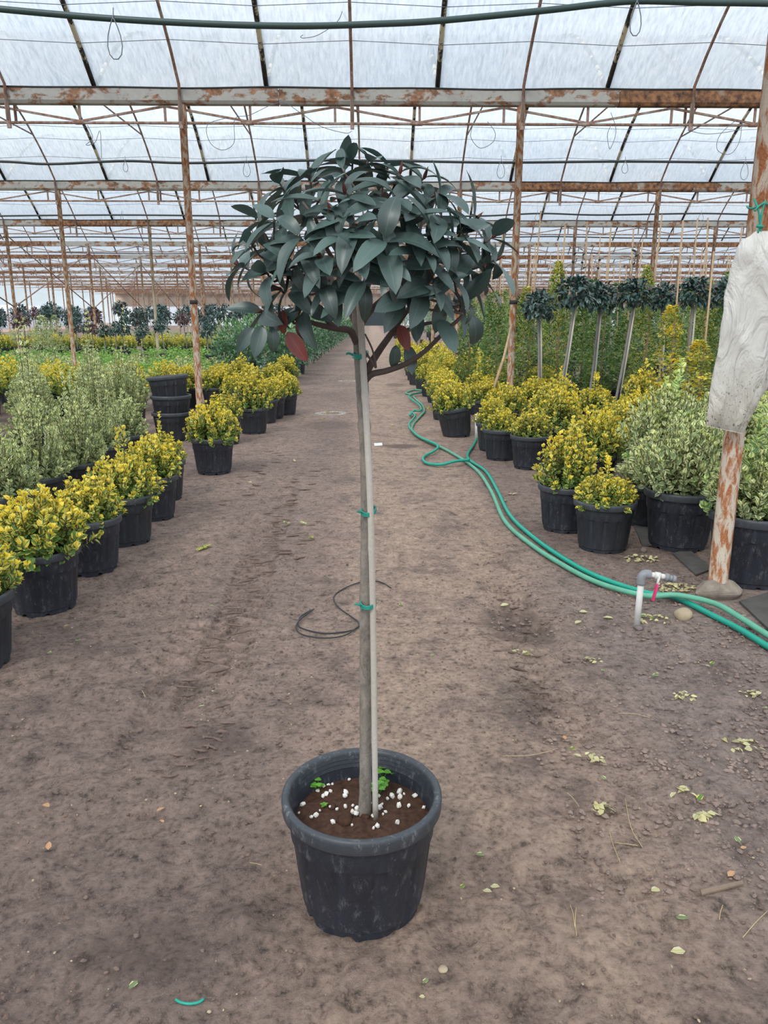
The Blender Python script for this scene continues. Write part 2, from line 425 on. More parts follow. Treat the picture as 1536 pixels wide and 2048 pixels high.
# film vaults
def vault_mesh(k):
    n = 22; V = []; F = []
    xs = np.arange(XL, XR + .1, 4.94) if k > 2 else np.arange(XL, XR + .1, DX / 2)
    xs = [x for x in xs]
    for i in range(n + 1):
        u = i / n
        for x in xs:
            wob = .03 * math.sin((x - X0) / DX * 2 * math.pi) * math.sin(math.pi * u)
            V.append((x, gy(k) + SP * u, arch(u) + wob))
    m = len(xs)
    F = [(i * m + j, i * m + j + 1, (i + 1) * m + j + 1, (i + 1) * m + j) for i in range(n) for j in range(m - 1)]
    return pym('roof_film', V, F, M['film'])
def rib_pts(k, x, off, u0=0.0, u1=1.0, n=18):
    return [(x, gy(k) + SP * (u0 + (u1 - u0) * i / n), arch(u0 + (u1 - u0) * i / n) + off) for i in range(n + 1)]
rib_main = MB().tube([(0, .13, GZ - .33)] + [(0, max(.13, min(SP - .13, SP * u)), arch(u) - .05) for u in np.linspace(.012, .988, 22)] + [(0, SP - .13, GZ - .33)], .022, 6).mesh('rib', M['rust_bar'])
rib_tape = MB().tube([(0, SP * u, arch(u) + .0) for u in np.linspace(.005, .995, 22)], .035, 6).mesh('rib_tape', M['rib_tape'])
tie_m = MB().tube([(0, 1.15, 0), (0, SP - 1.15, 0)], .016, 6).mesh('tie_bar', M['rust_bar'])
tie_z = arch(1.15 / SP) - .06
for k in range(-3, NSP):
    c = obj('ceiling', vault_mesh(k), kind='structure')
    if 0 <= k <= 2:
        lim = vis_x(gy(k + 1))
        for kk in KR:
            x = X0 + DX * kk
            if abs(x) < lim:
                obj('roof_rib', rib_main, c, loc=(x, gy(k), 0))
                obj('tie_bar', tie_m, c, loc=(x, gy(k), tie_z))
            if abs(x + DX / 2) < lim:
                obj('taped_rib', rib_tape, c, loc=(x + DX / 2, gy(k), 0))
        for u in (.83, .87, .925, .60, .4):
            mb = MB(); pts = []
            for j in range(int(-lim / DX) * 2, int(lim / DX) * 2 + 1):
                x = X0 + DX * j / 2
                if XL < x < XR: pts.append((x, gy(k) + SP * u, arch(u) - .03 - (.05 if j % 2 else 0)))
            obj('film_wire', mb.tube(pts, .0045, 4).mesh('film_wire', M['wire']), c)
    else:
        mb = MB(); tp = MB()
        for kk in KR:
            x = X0 + DX * kk
            if abs(x) < vis_x(gy(k + 1)):
                mb.tube([(x, gy(k) + SP * u, arch(u) - .05) for u in np.linspace(.01, .99, 12)], .022, 4, False)
                mb.tube([(x, gy(k) + 1.15, tie_z), (x, gy(k) + SP - 1.15, tie_z)], .016, 4, False)
                tp.tube([(x + DX / 2, gy(k) + SP * u, arch(u)) for u in np.linspace(.01, .99, 12)], .03, 4, False)
        obj('roof_ribs', mb.mesh('roof_ribs', M['rust_bar']), c, kind='stuff')
        obj('taped_ribs', tp.mesh('taped_ribs', M['rib_tape']), c, kind='stuff')

# gutters with lattice truss
def sec_mesh(L, mat):
    mb = MB(); h = .20
    prof = [(-.09, .10), (-.09, -.06), (-.06, -.10), (.06, -.10), (.09, -.06), (.09, .10), (.075, .10), (.07, -.04), (-.07, -.04), (-.075, .10)]
    V = [(x, p[0], p[1]) for x in (-L / 2 + .006, L / 2 - .006) for p in prof]; n = len(prof)
    F = [(i, (i + 1) % n, n + (i + 1) % n, n + i) for i in range(n)] + [tuple(range(n)), tuple(range(2 * n - 1, n - 1, -1))]
    return pym('gutter_section', V, F, mat, False)
sec_a = sec_mesh(DX * 2, M['gutter']); sec_b = sec_mesh(DX * 2, M['gutter_rust'])
chord_z = GZ - .34; top_z = GZ - .11
bar_up = MB().bar((0, 0, top_z - .01), (DX / 2, 0, chord_z + .02), .028).mesh('truss_bar', M['rust_bar'], False)
bar_dn = MB().bar((0, 0, chord_z + .02), (DX / 2, 0, top_z - .01), .028).mesh('truss_bar', M['rust_bar'], False)
bar_v = MB().bar((0, 0, top_z), (0, 0, chord_z), .035, .02).mesh('truss_post', M['rust_bar'], False)
stub = MB().bar((0, -.12, GZ - .08), (0, -.12, GZ - .44), .055, .03).mesh('rib_bracket', M['rust_bar'], False)
rng = random.Random(5)
TRIMS = {}
for k in range(0, NSP + 1):
    y = gy(k); lim = min(vis_x(y), 60)
    ks = [q for q in KR if abs(X0 + DX * q) < lim]
    g = thing('trim_%d' % (k + 1), 'rusty grey roof gutter beam on lattice truss', 'beam'); del g['category']; del g['label']
    TRIMS[k] = g; g['kind'] = 'structure'; g.location = (0, y, 0)
    if k <= 3:
        for q in [q for q in KR if abs(X0 + DX * q) < lim + DX and q % 2 == 0]:
            x = X0 + DX * q + 1.4
            rusty = (k == 1 and q == 2) or rng.random() < .15 or (k == 1 and q == 4)
            if k == 1 and q in (-2, 0): rusty = False
            obj('gutter_section', sec_b if rusty else sec_a, g, loc=(x, 0, GZ))
        L = MB(); xs = np.arange(max(XL, -lim - 2), min(XR, lim + 2), .35)
        for sgn in (-1, 1):
            pts = [(x, sgn * .085, GZ + .105 + .012 * math.sin(x * 2.1 + k) * math.sin(x * .77)) for x in xs]
            L.tube(pts, .016, 5)
        obj('film_clip_strip', L.mesh('film_clip_strip', M['gutter_lip']), g)
        for q in ks:
            x = X0 + DX * q
            obj('truss_bar', bar_up, g, loc=(x - .25, 0, 0)); obj('truss_bar', bar_dn, g, loc=(x - .25 + DX / 2, 0, 0))
            obj('truss_upright', bar_v, g, loc=(x - .25, 0, 0)); obj('truss_upright', bar_v, g, loc=(x - .25 + DX / 2, 0, 0))
            obj('rib_bracket', stub, g, loc=(x, 0, 0))
        ch = MB().tube([(max(XL, -lim - 2), 0, chord_z), (min(XR, lim + 2), 0, chord_z)], .02, 6)
        for q in ks: ch.tube([(X0 + DX * q + .9, 0, chord_z), (X0 + DX * q + 1.02, 0, chord_z)], .027, 6)
        obj('truss_chord', ch.mesh('truss_chord', M['rust_bar']), g)
    else:
        mb = MB(); mb2 = MB(); j = 0
        for x in np.arange(max(XL, -lim), min(XR, lim), DX * 2):
            (mb if rng.random() < .45 else mb2).box((x + DX, 0, GZ), (DX * 2 - .01, .18, .20))
        obj('gutter_beam', (mb if mb.V else MB().box((0, 0, GZ), (1, .18, .2))).mesh('gutter_beam', M['gutter'], False), g)
        if mb2.V: obj('rusted_gutter_beam', mb2.mesh('rusted_gutter_beam', M['gutter_rust'], False), g)
        tr = MB()
        for q in ks:
            x = X0 + DX * q - .25
            tr.bar((x, 0, top_z), (x + DX / 2, 0, chord_z), .028).bar((x + DX / 2, 0, chord_z), (x + DX, 0, top_z), .028)
            tr.bar((x, 0, top_z), (x, 0, chord_z), .03).bar((x + .25, -.12, GZ), (x + .25, -.12, GZ - .44), .055, .03)
        tr.bar((max(XL, -lim), 0, chord_z), (min(XR, lim), 0, chord_z), .04)
        obj('lattice_truss', tr.mesh('lattice_truss', M['rust_bar'], False), g, kind='stuff')

# posts -------------------------------------------------------------
pr = .055
post_a = MB().lathe([(pr, -.05), (pr, GZ - .40), (pr * 1.15, GZ - .40), (pr * 1.15, GZ - .10)], 12).mesh('post_shaft', M['rust_post'])
post_b = MB().lathe([(pr, -.05), (pr, GZ - .40), (pr * 1.15, GZ - .40), (pr * 1.15, GZ - .10)], 12).mesh('post_shaft', M['rust_pale'])
foot_m = MB().lathe([(.13, -.02), (.12, .05), (.085, .08), (.056, .085)], 10).mesh('post_footing', M['concrete'])
band_m = MB().lathe([(.057, -.03), (.062, -.03), (.062, .03), (.057, .03)], 12).mesh('post_band', M['gutter_lip'])
brace_m = {}
POST_LABELS = {
    (0, 1): 'thick rusty post standing in a concrete lump, white bag tied to it',
    (1, -1): 'rusty round post rising behind the golden shrub beside the stacked empty pots',
    (1, 1): 'rusty round post with a cane leaning on it among golden shrubs',
}
POSTS = {}
for k in range(0, NSP + 1):
    y = gy(k)
    for q in KR:
        if q % 2 == 0: continue
        x = X0 + DX * q
        if abs(x) > vis_x(y) - 2: continue
        lab = POST_LABELS.get((k, q))
        side = 'left of the earth path' if x < 0 else 'right of the earth path'
        if (k, q) == (0, 1): x, y = PZ(1432, 1190).x, PZ(1432, 1190).y
        NTH = ('first', 'second', 'third', 'fourth', 'fifth', 'sixth', 'seventh')
        nth = (abs(q) - 1) // 2
        if not lab and 1 <= k <= 6 and nth < 7:
            lab = '%s rusty post %s the path in the %s post row beyond the tree' % (NTH[nth], 'left of' if x < 0 else 'right of', NTH[k - 1])
        t = thing('support_post', lab or 'slim rusty far support post of the greenhouse, ' + side, 'post', (x, y, 0),
                  group=None if lab else 'far roof support posts ' + side)
        POSTS[(k, q)] = t
        obj('shaft', post_a if (rng.random() < .6 or k < 2) else post_b, t)
        if k < 4 and (k, q) != (0, 1): obj('footing', foot_m, t)
        if k in (1, 2) and q in (-1, 1): obj('band', band_m, t, loc=(0, 0, 1.78))
# wind bracing between posts on the far left row: a part of the post it starts from
for k in range(2, 10):
    if (k, -5) in POSTS:
        obj('wind_brace', MB().tube([(.02, .05, 4.2), (.02, SP - .06, 1.85)], .022, 6).mesh('wind_brace', M['rust_bar']), POSTS[(k, -5)])
        obj('wind_brace', MB().tube([(-.02, .05, 1.85), (-.02, SP - .06, 4.2)], .022, 6).mesh('wind_brace', M['rust_bar']), POSTS[(k, -5)])

# overhead pipes ------------------------------------------------------
def loop_pts(c, wd, h, y_off=.0, n=14):
    return [Vector(c) + Vector((wd * math.sin(t) * math.sin(t / 2) ** 1.0, y_off, -h * (1 - math.cos(t)) / 2)) for t in np.linspace(0, 2 * math.pi, n)]
def overhead(px_pts, Y, rad, mat, label, loops):
    pts = spline([PY(a, b, Y) for a, b in px_pts], 8)
    o = obj('overhead_pipe', MB().tube(pts, rad, 8).mesh('overhead_pipe', mat)); tag(o, label, 'pipe')
    for (lx, ly, wd, h) in loops:
        c = PY(lx, ly, Y)
        mb = MB().tube([c + Vector((0, 0, .09)), c + Vector((.004, -rad - .004, 0))] + loop_pts(c + Vector((0, -rad - .004, 0)), wd, h), .0055, 5)
        obj('wire_hanger', mb.mesh('wire_hanger', M['wire']), o)
ym = [gy(k) + SP / 2 for k in range(8)]
overhead([(-260, -10), (0, 18), (220, 37), (420, 48), (600, 52), (750, 48), (870, 42), (1080, 22), (1200, 8), (1280, 2), (1400, 5), (1536, 7), (1800, 15)], ym[0], .030, M['pipe'],
         'dark green overhead pipe sagging below the roof before the first gutter', [(228, 37, .09, .36), (1272, 4, .07, .30)])
overhead([(-200, 322), (0, 323), (100, 328), (250, 322), (380, 326), (620, 321), (800, 322), (1000, 325), (1250, 323), (1536, 325), (1750, 322)], ym[1], .024, M['pipe_black'],
         'thin black overhead pipe with small wire loops behind the first gutter', [(251, 322, .06, .20), (493, 321, .09, .30), (1002, 322, .10, .32), (1250, 323, .08, .22), (1490, 323, .10, .34)])
overhead([(-100, 436), (0, 432), (240, 430), (480, 432), (760, 433), (960, 432), (1080, 427), (1200, 430), (1400, 427), (1536, 430), (1700, 432)], ym[2], .024, M['pipe_black'],
         'thin black overhead pipe behind the second gutter', [(244, 428, .05, .2), (1075, 427, .1, .2), (1402, 427, .1, .2)])
for k in (3, 4):
    overhead([(-50, 0), ] and [(q, 630 - (630 - 323) * ym[1] / ym[k] + 2 * math.sin(q * .013 + k)) for q in range(-100, 1700, 150)], ym[k], .024, M['pipe_black'],
             'thin black overhead pipe far down the greenhouse, ' + ('behind the third gutter' if k == 3 else 'behind the fourth gutter'), [])
# loose wire ends dangling from the gutters
def dangling(pts, Y, label):
    o = obj('loose_wire', MB().tube(spline([PY(a, b, Y) - Vector((0, gy(1), 0)) for a, b in pts], 8), .0042, 4).mesh('loose_wire', M['wire']), TRIMS[1]); o['label'] = label
dangling([(175, 250), (185, 275), (172, 290), (190, 285), (200, 262), (203, 316)], gy(1) - .15, 'limp loose wire twisted below the first gutter')
dangling([(455, 235), (415, 250), (420, 285), (445, 300), (468, 285), (470, 238), (500, 230), (560, 205), (600, 225), (640, 252), (690, 266), (704, 262)], gy(1) - .15, 'long looping loose wire strung under the first gutter to a bracket')
dangling([(945, 250), (942, 275), (960, 296), (985, 285), (990, 265), (975, 243)], gy(1) - .15, 'round loose wire loop under the gutter right of the tree crown')
dangling([(1222, 225), (1232, 262), (1220, 298), (1215, 270), (1222, 250)], gy(1) - .15, 'narrow loose wire loop below the first gutter')
dangling([(1378, 262), (1420, 268), (1480, 258), (1475, 240), (1440, 270), (1435, 300), (1460, 308), (1478, 285), (1484, 250)], gy(1) - .15, 'tangled loose wire beside the rightmost rib bracket')
dangling([(690, -30), (680, 35), (640, 68), (610, 76), (601, 74), (606, 70)], gy(1) - .9, 'hooked loose wire end hanging from the roof')

# far end wall with door, hills, neighbouring tunnels -------------------
ye = gy(NSP) + .3
mb = MB()
for i in range(0, 37):
    xa = XL + i * 2.405
    mb.box((xa + 1.2, ye, 3.75), (2.38, .1, 1.9))
obj('wall_back', mb.mesh('wall_back', M['rust_wall'], False), kind='structure')
obj('wall_back_lower', MB().box(((XL + XR) / 2, ye + .12, 1.4), (XR - XL, .06, 2.8)).mesh('wall_back_lower', M['tunnel'], False), kind='structure')
d = obj('door_1', MB().box((.35, ye - .1, 1.25), (3.4, .1, 2.5)).mesh('door_1', M['door'], False), kind='structure')
obj('door_frame', MB().box((.35, ye - .16, 2.55), (3.7, .08, .12)).box((-1.4, ye - .16, 1.25), (.12, .08, 2.5)).box((2.1, ye - .16, 1.25), (.12, .08, 2.5)).mesh('door_frame', M['gutter'], False), d)
def hill(name, x0, x1, y, h, seed, mat):
    xs = np.linspace(x0, x1, 60); V = []; F = []
    for j, (dy, hh) in enumerate(((0, 0), (18, .7), (45, 1), (80, .6), (110, 0))):
        for x in xs: V.append((x, y + dy, hh * h * (.55 + .9 * (float(vnoise(x * .013 + seed, j * .2, 70)) + .5))))
    F = [(a * 60 + b, a * 60 + b + 1, (a + 1) * 60 + b + 1, (a + 1) * 60 + b) for a in range(4) for b in range(59)]
    obj(name, pym(name, V, F, mat), kind='structure')
hill('hills', -520, 300, 420, 22, 3, M['hill'])
for i in range(5):
    xa, yb = -41.5 - 7.0 * i, 40.0
    V = []; F = []; n = 14
    for yy in (yb, yb + 80):
        for j in range(n + 1):
            a = math.pi * j / n; V.append((xa + 3.3 * math.cos(a) - 3.3, yy, 2.7 * math.sin(a)))
    F = [(j, j + 1, n + 2 + j, n + 1 + j) for j in range(n)] + [tuple(range(n, -1, -1)), tuple(range(n + 1, 2 * n + 2))]
    t = thing('polytunnel', 'white arched polytunnel outside beyond the greenhouse posts', 'polytunnel', group='polytunnels outside on the left')
    obj('film_cover', pym('tunnel_film', V, F, M['tunnel']), t)
    hp = MB()
    for yy in (yb - .03, yb + 80.03): hp.tube([(xa + 3.35 * math.cos(math.pi * j / n) - 3.3, yy, 2.74 * math.sin(math.pi * j / n)) for j in range(n + 1)], .05, 5)
    obj('hoop', hp.mesh('tunnel_hoop', M['gutter']), t)

# ================================================================== PLANTS: shared meshes
LT = np.array([0, .30, .30, .30, .66, .66, .66, 1.0]); LS = np.array([0, -1, 0, 1, -.86, 0, .86, 0])
LF = [(0, 3, 2), (0, 2, 1), (2, 3, 6, 5), (1, 2, 5, 4), (5, 6, 7), (4, 5, 7)]
def cloud(name, P, D, N, L, W, tint, mat, curl=.25, fold=.25):
    """leaves as one mesh: base P, direction D, face normal N, length L, half width W, tint (n,3)"""
    n = len(P); P = np.asarray(P); D = np.asarray(D); N = np.asarray(N)
    D = D / np.linalg.norm(D, axis=1, keepdims=True)
    N = N - D * (N * D).sum(1, keepdims=True); N = N / np.maximum(np.linalg.norm(N, axis=1, keepdims=True), 1e-6)
    S = np.cross(D, N); L = np.asarray(L)[:, None, None]; W = np.asarray(W)[:, None, None]
    t = LT[None, :, None]; s_ = LS[None, :, None]
    V = P[:, None] + D[:, None] * t * L + S[:, None] * s_ * W + N[:, None] * (-curl * t * t * L + fold * np.abs(s_) * W)
    V = V.reshape(-1, 3).astype(np.float32)
    base = (np.arange(n) * 8)[:, None]
    flat = np.concatenate([np.array(f) for f in LF]); sizes = np.array([len(f) for f in LF])
    loops = (base + flat[None]).ravel().astype(np.int32)
    ls = np.concatenate([[0], np.cumsum(np.tile(sizes, n))[:-1]]).astype(np.int32)
    me = bpy.data.meshes.new(name)
    me.vertices.add(len(V)); me.vertices.foreach_set('co', V.ravel())
    me.loops.add(len(loops)); me.loops.foreach_set('vertex_index', loops)
    me.polygons.add(len(ls)); me.polygons.foreach_set('loop_start', ls)
    me.polygons.foreach_set('use_smooth', np.ones(len(ls), bool))
    uvl = me.uv_layers.new(name='UVMap')
    uv = np.stack([LS * .5 + .5, LT], -1)[flat]
    uvl.data.foreach_set('uv', np.tile(uv, (n, 1)).astype(np.float32).ravel())
    ca = me.color_attributes.new('tint', 'FLOAT_COLOR', 'POINT')
    c = np.concatenate([np.asarray(tint), np.ones((n, 1))], 1)
    ca.data.foreach_set('color', np.repeat(c, 8, 0).astype(np.float32).ravel())
    me.update(); me.materials.append(mat)
    return me
def nrm(v): return v / np.maximum(np.linalg.norm(v, axis=-1, keepdims=True), 1e-9)

def shrub(name, seed, mat, shoots=60, rad=.26, h=.40, pairs=7, leaf=.042, wid=.32, cone=0.0, tall=0, spread=.55, base=.30, hug=1.0):
    """upright shoots with opposite leaf pairs, as evergreen spindle grows; returns (foliage, stems)"""
    r = np.random.RandomState(seed); P = []; D = []; N = []; L = []; T = []; st = MB()
    for i in range(shoots):
        a = i * 2.39996 + r.rand() * .6; q = math.sqrt((i + .5) / shoots)
        # end of the shoot on a dome (or cone)
        zz = h * ((1 - cone) * math.sqrt(max(0, 1 - (q * hug) ** 2.4)) + cone * (1 - q)) * (.82 + .3 * r.rand())
        zz = max(zz, h * .16)
        if i < tall: zz = h * (1.25 + .45 * r.rand())
        rr = rad * q * (.9 + .25 * r.rand())
        e = np.array([rr * math.cos(a), rr * math.sin(a), zz])
        b = np.array([rr * .28 * math.cos(a), rr * .28 * math.sin(a), -.02])
        c = b * .35 + e * .65; c[2] = e[2] * (.5 - .18 * q)
        m = pairs + (5 if i < tall else 0)
        pth = [(1 - t) ** 2 * b + 2 * t * (1 - t) * c + t * t * e for t in np.linspace(0, 1, m + 2)]
        st.tube([Vector(p) for p in pth[::2]], .0028, 3, False)
        for j in range(m):
            t = base + (1 - base) * (j + 1) / m
            p = (1 - t) ** 2 * b + 2 * t * (1 - t) * c + t * t * e
            dr = nrm(2 * (1 - t) * (c - b) + 2 * t * (e - c))
            ph = j * 1.57 + a + r.rand() * .5
            s1 = nrm(np.cross(dr, [math.sin(ph), math.cos(ph), .3]))
            for sg in (-1, 1):
                op = (1.15 - .75 * (j / m)) * (spread + .5)
                d_ = nrm(dr * math.cos(op) + s1 * sg * math.sin(op) + r.randn(3) * .16)
                P.append(p + r.randn(3) * .004); D.append(d_); N.append(nrm(dr - d_ * .2 + r.randn(3) * .25))
                L.append(leaf * (.7 + .55 * r.rand()) * (1.0 if j < m - 1 else .75))
                ag = np.clip((j / m) * .75 + .45 * p[2] / h - .25, 0, 1)
                T.append((r.rand(), ag, r.rand()))
        # tip rosette
        for q_ in range(3):
            ph = r.rand() * 6.28; d_ = nrm(dr + .55 * np.array([math.cos(ph), math.sin(ph), .2]))
            P.append(e); D.append(d_); N.append(nrm(np.array([math.cos(ph), math.sin(ph), -.3]) * -1)); L.append(leaf * .7); T.append((r.rand(), 1, r.rand()))
    L = np.array(L)
    return cloud(name, P, D, N, L, L * wid, np.array(T), mat, .18, .22), st.mesh(name + '_stems', M['twig'])

def ball(name, seed, mat, n=420, rx=.27, rz=.24, leaf=.075, wid=.2, red=0.0):
    r = np.random.RandomState(seed); u = nrm(r.randn(n, 3)); u[:, 2] = np.where(u[:, 2] < -.75, -u[:, 2], u[:, 2])
    k = r.rand(n) ** .35; P = u * np.array([rx, rx, rz]) * k[:, None] * .9
    D = nrm(u + r.randn(n, 3) * .7 + np.array([0, 0, -.25])); N = nrm(u * .6 + np.array([0, 0, .9]) + r.randn(n, 3) * .25)
    L = leaf * (.7 + .6 * r.rand(n)); T = np.stack([r.rand(n), (r.rand(n) < red) * 1.0, r.rand(n)], -1)
    return cloud(name, P, D, N, L, L * wid, T, mat, .35, .2)

def column(name, seed, mat, h=1.8, r0=.24, n=1700, leaf=.042, wid=.32, gold=.5):
    r = np.random.RandomState(seed); t = r.rand(n) ** 1.15; a = r.rand(n) * 6.283
    prof = r0 * (1 - t) ** .62 * (.75 + .25 * np.minimum(1, t * 8)) + .028
    prof = prof * (1 + .22 * np.sin(t * 17 + seed) + .12 * np.sin(a * 3 + t * 9))
    k = .55 + .45 * r.rand(n) ** .5
    P = np.stack([np.cos(a) * prof * k, np.sin(a) * prof * k, t * h], -1)
    u = np.stack([np.cos(a), np.sin(a), 0 * a], -1)
    D = nrm(u + np.array([0, 0, .55]) + r.randn(n, 3) * .45); N = nrm(np.array([0, 0, 1.0]) - u * .15 + r.randn(n, 3) * .3)
    L = leaf * (.7 + .6 * r.rand(n))
    ag = np.clip((vnoise(t * 9 + seed, a * 1.2, 33) + .5) * 1.2 * gold + (t - .75) * 1.6 * gold * (t > .7) + .1 * r.randn(n), 0, 1)
    return cloud(name, P, D, N, L, L * wid, np.stack([r.rand(n), ag, r.rand(n)], -1), mat, .2, .2)

GOLD = [shrub('gold_foliage', 11 + i, M['gold'], s_, rd, hh, 7, .045, .40, 0, tl) for i, (s_, rd, hh, tl) in enumerate(((92, .26, .36, 0), (105, .28, .34, 0), (80, .25, .38, 2), (88, .28, .31, 2), (95, .25, .46, 1), (80, .24, .40, 0)))]
GOLD_S = [shrub('gold_foliage_small', 41 + i, M['gold'], 46, .29, .46, 5, .066, .42) for i in range(3)]
SILV = [shrub('silver_foliage', 61 + i, M['silver'], s_, rd, hh, pr_, .046, .30, cn, tl, .5, .18) for i, (s_, rd, hh, pr_, cn, tl) in enumerate(((74, .27, .86, 15, .75, 1), (70, .28, .72, 13, .7, 2), (80, .30, .95, 16, .8, 0), (66, .25, .62, 12, .65, 0)))]
SILV_S = [shrub('silver_foliage_small', 81 + i, M['silver'], 36, .30, .62, 7, .062, .32, .55, 0, .5, .2) for i in range(2)]
BUSH = [shrub('bushy_silver_foliage', 91 + i, M['silver'], s_, rd, hh, 9, .052, .31, 0, 0, .55, .22, .93) for i, (s_, rd, hh) in enumerate(((120, .36, .52), (130, .40, .56), (110, .33, .46)))]
LIMET = [shrub('lime_shoots', 101 + i, M['lime'], 44, .30, .60, 6, .058, .40, .1, 4, .5, .5) for i in range(2)]
BALL = [ball('ball_foliage', 111 + i, M['photinia_far'], 520, .27, .25, .085, .24, .04) for i in range(3)]
BALL_S = [ball('ball_foliage_small', 121 + i, m_, 240, .29, .27, .105, .25, rd) for i, (m_, rd) in enumerate(((M['photinia_far'], 0), (M['photinia_far'], .3), (M['photinia_red'], 0)))]
COLM = [column('column_foliage', 131 + i, M['column'], h_, r_, n_, .056, .36, g_) for i, (h_, r_, n_, g_) in enumerate(((1.75, .23, 1500, .10), (1.55, .22, 1300, 1.1), (1.95, .21, 1600, .6), (1.35, .22, 1200, .05)))]
COLM_S = [column('column_foliage_small', 141 + i, m_, 1.7, .23, 420, .085, .34, g_) for i, (g_, m_) in enumerate(((.0, M['column_green']), (.3, M['column'])))]
CONE_S = column('silver_cone_foliage', 151, M['silver'], 1.15, .26, 500, .07, .3, .3)
def laurel_mesh(name, seed, n, leaf, rx, rz):
    r = np.random.RandomState(seed); u = nrm(r.randn(n, 3)); u[:, 2] = np.abs(u[:, 2]) * 1.0 - .55 * (r.rand(n) < .5)
    k = r.rand(n) ** .3; P = u * np.array([rx, rx, rz]) * k[:, None]; P[:, 2] += rz * .62; P = P[P[:, 2] > .03]; m = len(P); u = u[:m]
    D = nrm(nrm(P - np.array([0, 0, rz * .5])) + r.randn(m, 3) * .6 + np.array([0, 0, .1])); N = nrm(np.array([0, 0, 1.0]) + r.randn(m, 3) * .35)
    L = leaf * (.7 + .6 * r.rand(m)); ag = np.clip((P[:, 2] / (1.5 * rz)) ** 2 * r.rand(m), 0, 1)
    return cloud(name, P, D, N, L, L * .21, np.stack([r.rand(m), ag, r.rand(m)], -1), M['laurel'], .25, .2)
LAUR = [laurel_mesh('laurel_foliage', 161 + i, 900, .12, .55, .85) for i in range(2)]
LAUR_S = [laurel_mesh('laurel_foliage_small', 171, 260, .2, .6, .85)]
CARP = [shrub('low_green_foliage', 181 + i, m_, 26, .36, .34, 4, .085, .38) [0] for i, m_ in enumerate((M['carpet'], M['carpet'], M['silver']))]
OLIV = ball('olive_foliage', 191, M['olive'], 420, .34, .42, .09, .13)

# pot -----------------------------------------------------------------
def pot_mesh():
    n = 72; prof = [(.160, 0), (.162, .030), (.168, .034), (.170, .05), (.190, .238), (.196, .245), (.200, .316), (.202, .318)]
    V = []; F = []
    for j, (r_, z) in enumerate(prof):
        for k in range(n):
            a = 2 * math.pi * k / n; rr, zz = r_, z
            if j == 0 and k % 9 in (3, 4): zz = .017
            if j in (3, 4) and k % 6 == 0: rr -= .0055
            if j in (3, 4) and k % 6 in (2, 3, 4): rr += .002
            V.append((rr * math.cos(a), rr * math.sin(a), zz))
    inner = [(.196, .345), (.192, .335), (.194, .333), (.190, .322), (.192, .320), (.188, .309), (.190, .307), (.186, .28), (.178, .20)]
    for r_, z in inner:
        for k in range(n):
            a = 2 * math.pi * k / n; V.append((r_ * math.cos(a), r_ * math.sin(a), z))
    m = len(prof)
    def band(i): return [(i * n + k, i * n + (k + 1) % n, (i + 1) * n + (k + 1) % n, (i + 1) * n + k) for k in range(n)]
    for i in range(m - 1): F += band(i)
    for i in range(m, m + len(inner) - 1): F += band(i)
    V.append((0, 0, .02)); c = len(V) - 1
    F += [(c, (k + 1) % n + n, k + n) for k in range(n)]
    return smooth_by_angle(pym('pot', V, F, None), 35)
def rim_mesh(mat, n=64):
    prof = [(.200, .318), (.2145, .316), (.2165, .320), (.2175, .346), (.2165, .354), (.212, .3595), (.206, .3605), (.200, .358), (.196, .352), (.1955, .344)]
    return MB().lathe(prof, n).mesh('pot_rim', mat)
def soil_mesh(seed, z, rad=.19, amp=.012):
    V = [(0, 0, z)]; F = []; rings, n = 9, 40
    for i in range(1, rings + 1):
        for k in range(n):
            a = 2 * math.pi * k / n; r_ = rad * i / rings; x, y = r_ * math.cos(a), r_ * math.sin(a)
            V.append((x, y, z + amp * 2 * float(vnoise(x * 40 + seed * 7, y * 40, 12)) * (i < rings) + .010 * (1 - (i / rings) ** 2)))
    F += [(0, 1 + k, 1 + (k + 1) % n) for k in range(n)]
    F += [(1 + i * n + k, 1 + (i + 1) * n + k, 1 + (i + 1) * n + (k + 1) % n, 1 + i * n + (k + 1) % n) for i in range(rings - 1) for k in range(n)]
    return pym('soil', V, F, M['soil'])
POT = pot_mesh(); POT.materials.append(M['pot'])
POT_D = POT.copy(); POT_D.materials.clear(); POT_D.materials.append(M['pot_dusty'])
RIM = rim_mesh(M['rim']); SOIL = soil_mesh(1, .305)
pfar = MB().lathe([(.16, 0), (.195, .30), (.217, .315), (.217, .355), (.195, .355), (.19, .30)], 16)
pfar.V.append((0, 0, .30)); pfar.F += [(80 + (k + 1) % 16, len(pfar.V) - 1, 80 + k) for k in range(16)]
POT_FAR = smooth_by_angle(pfar.mesh('pot_far', M['pot']), 40)
RND = random.Random(77)
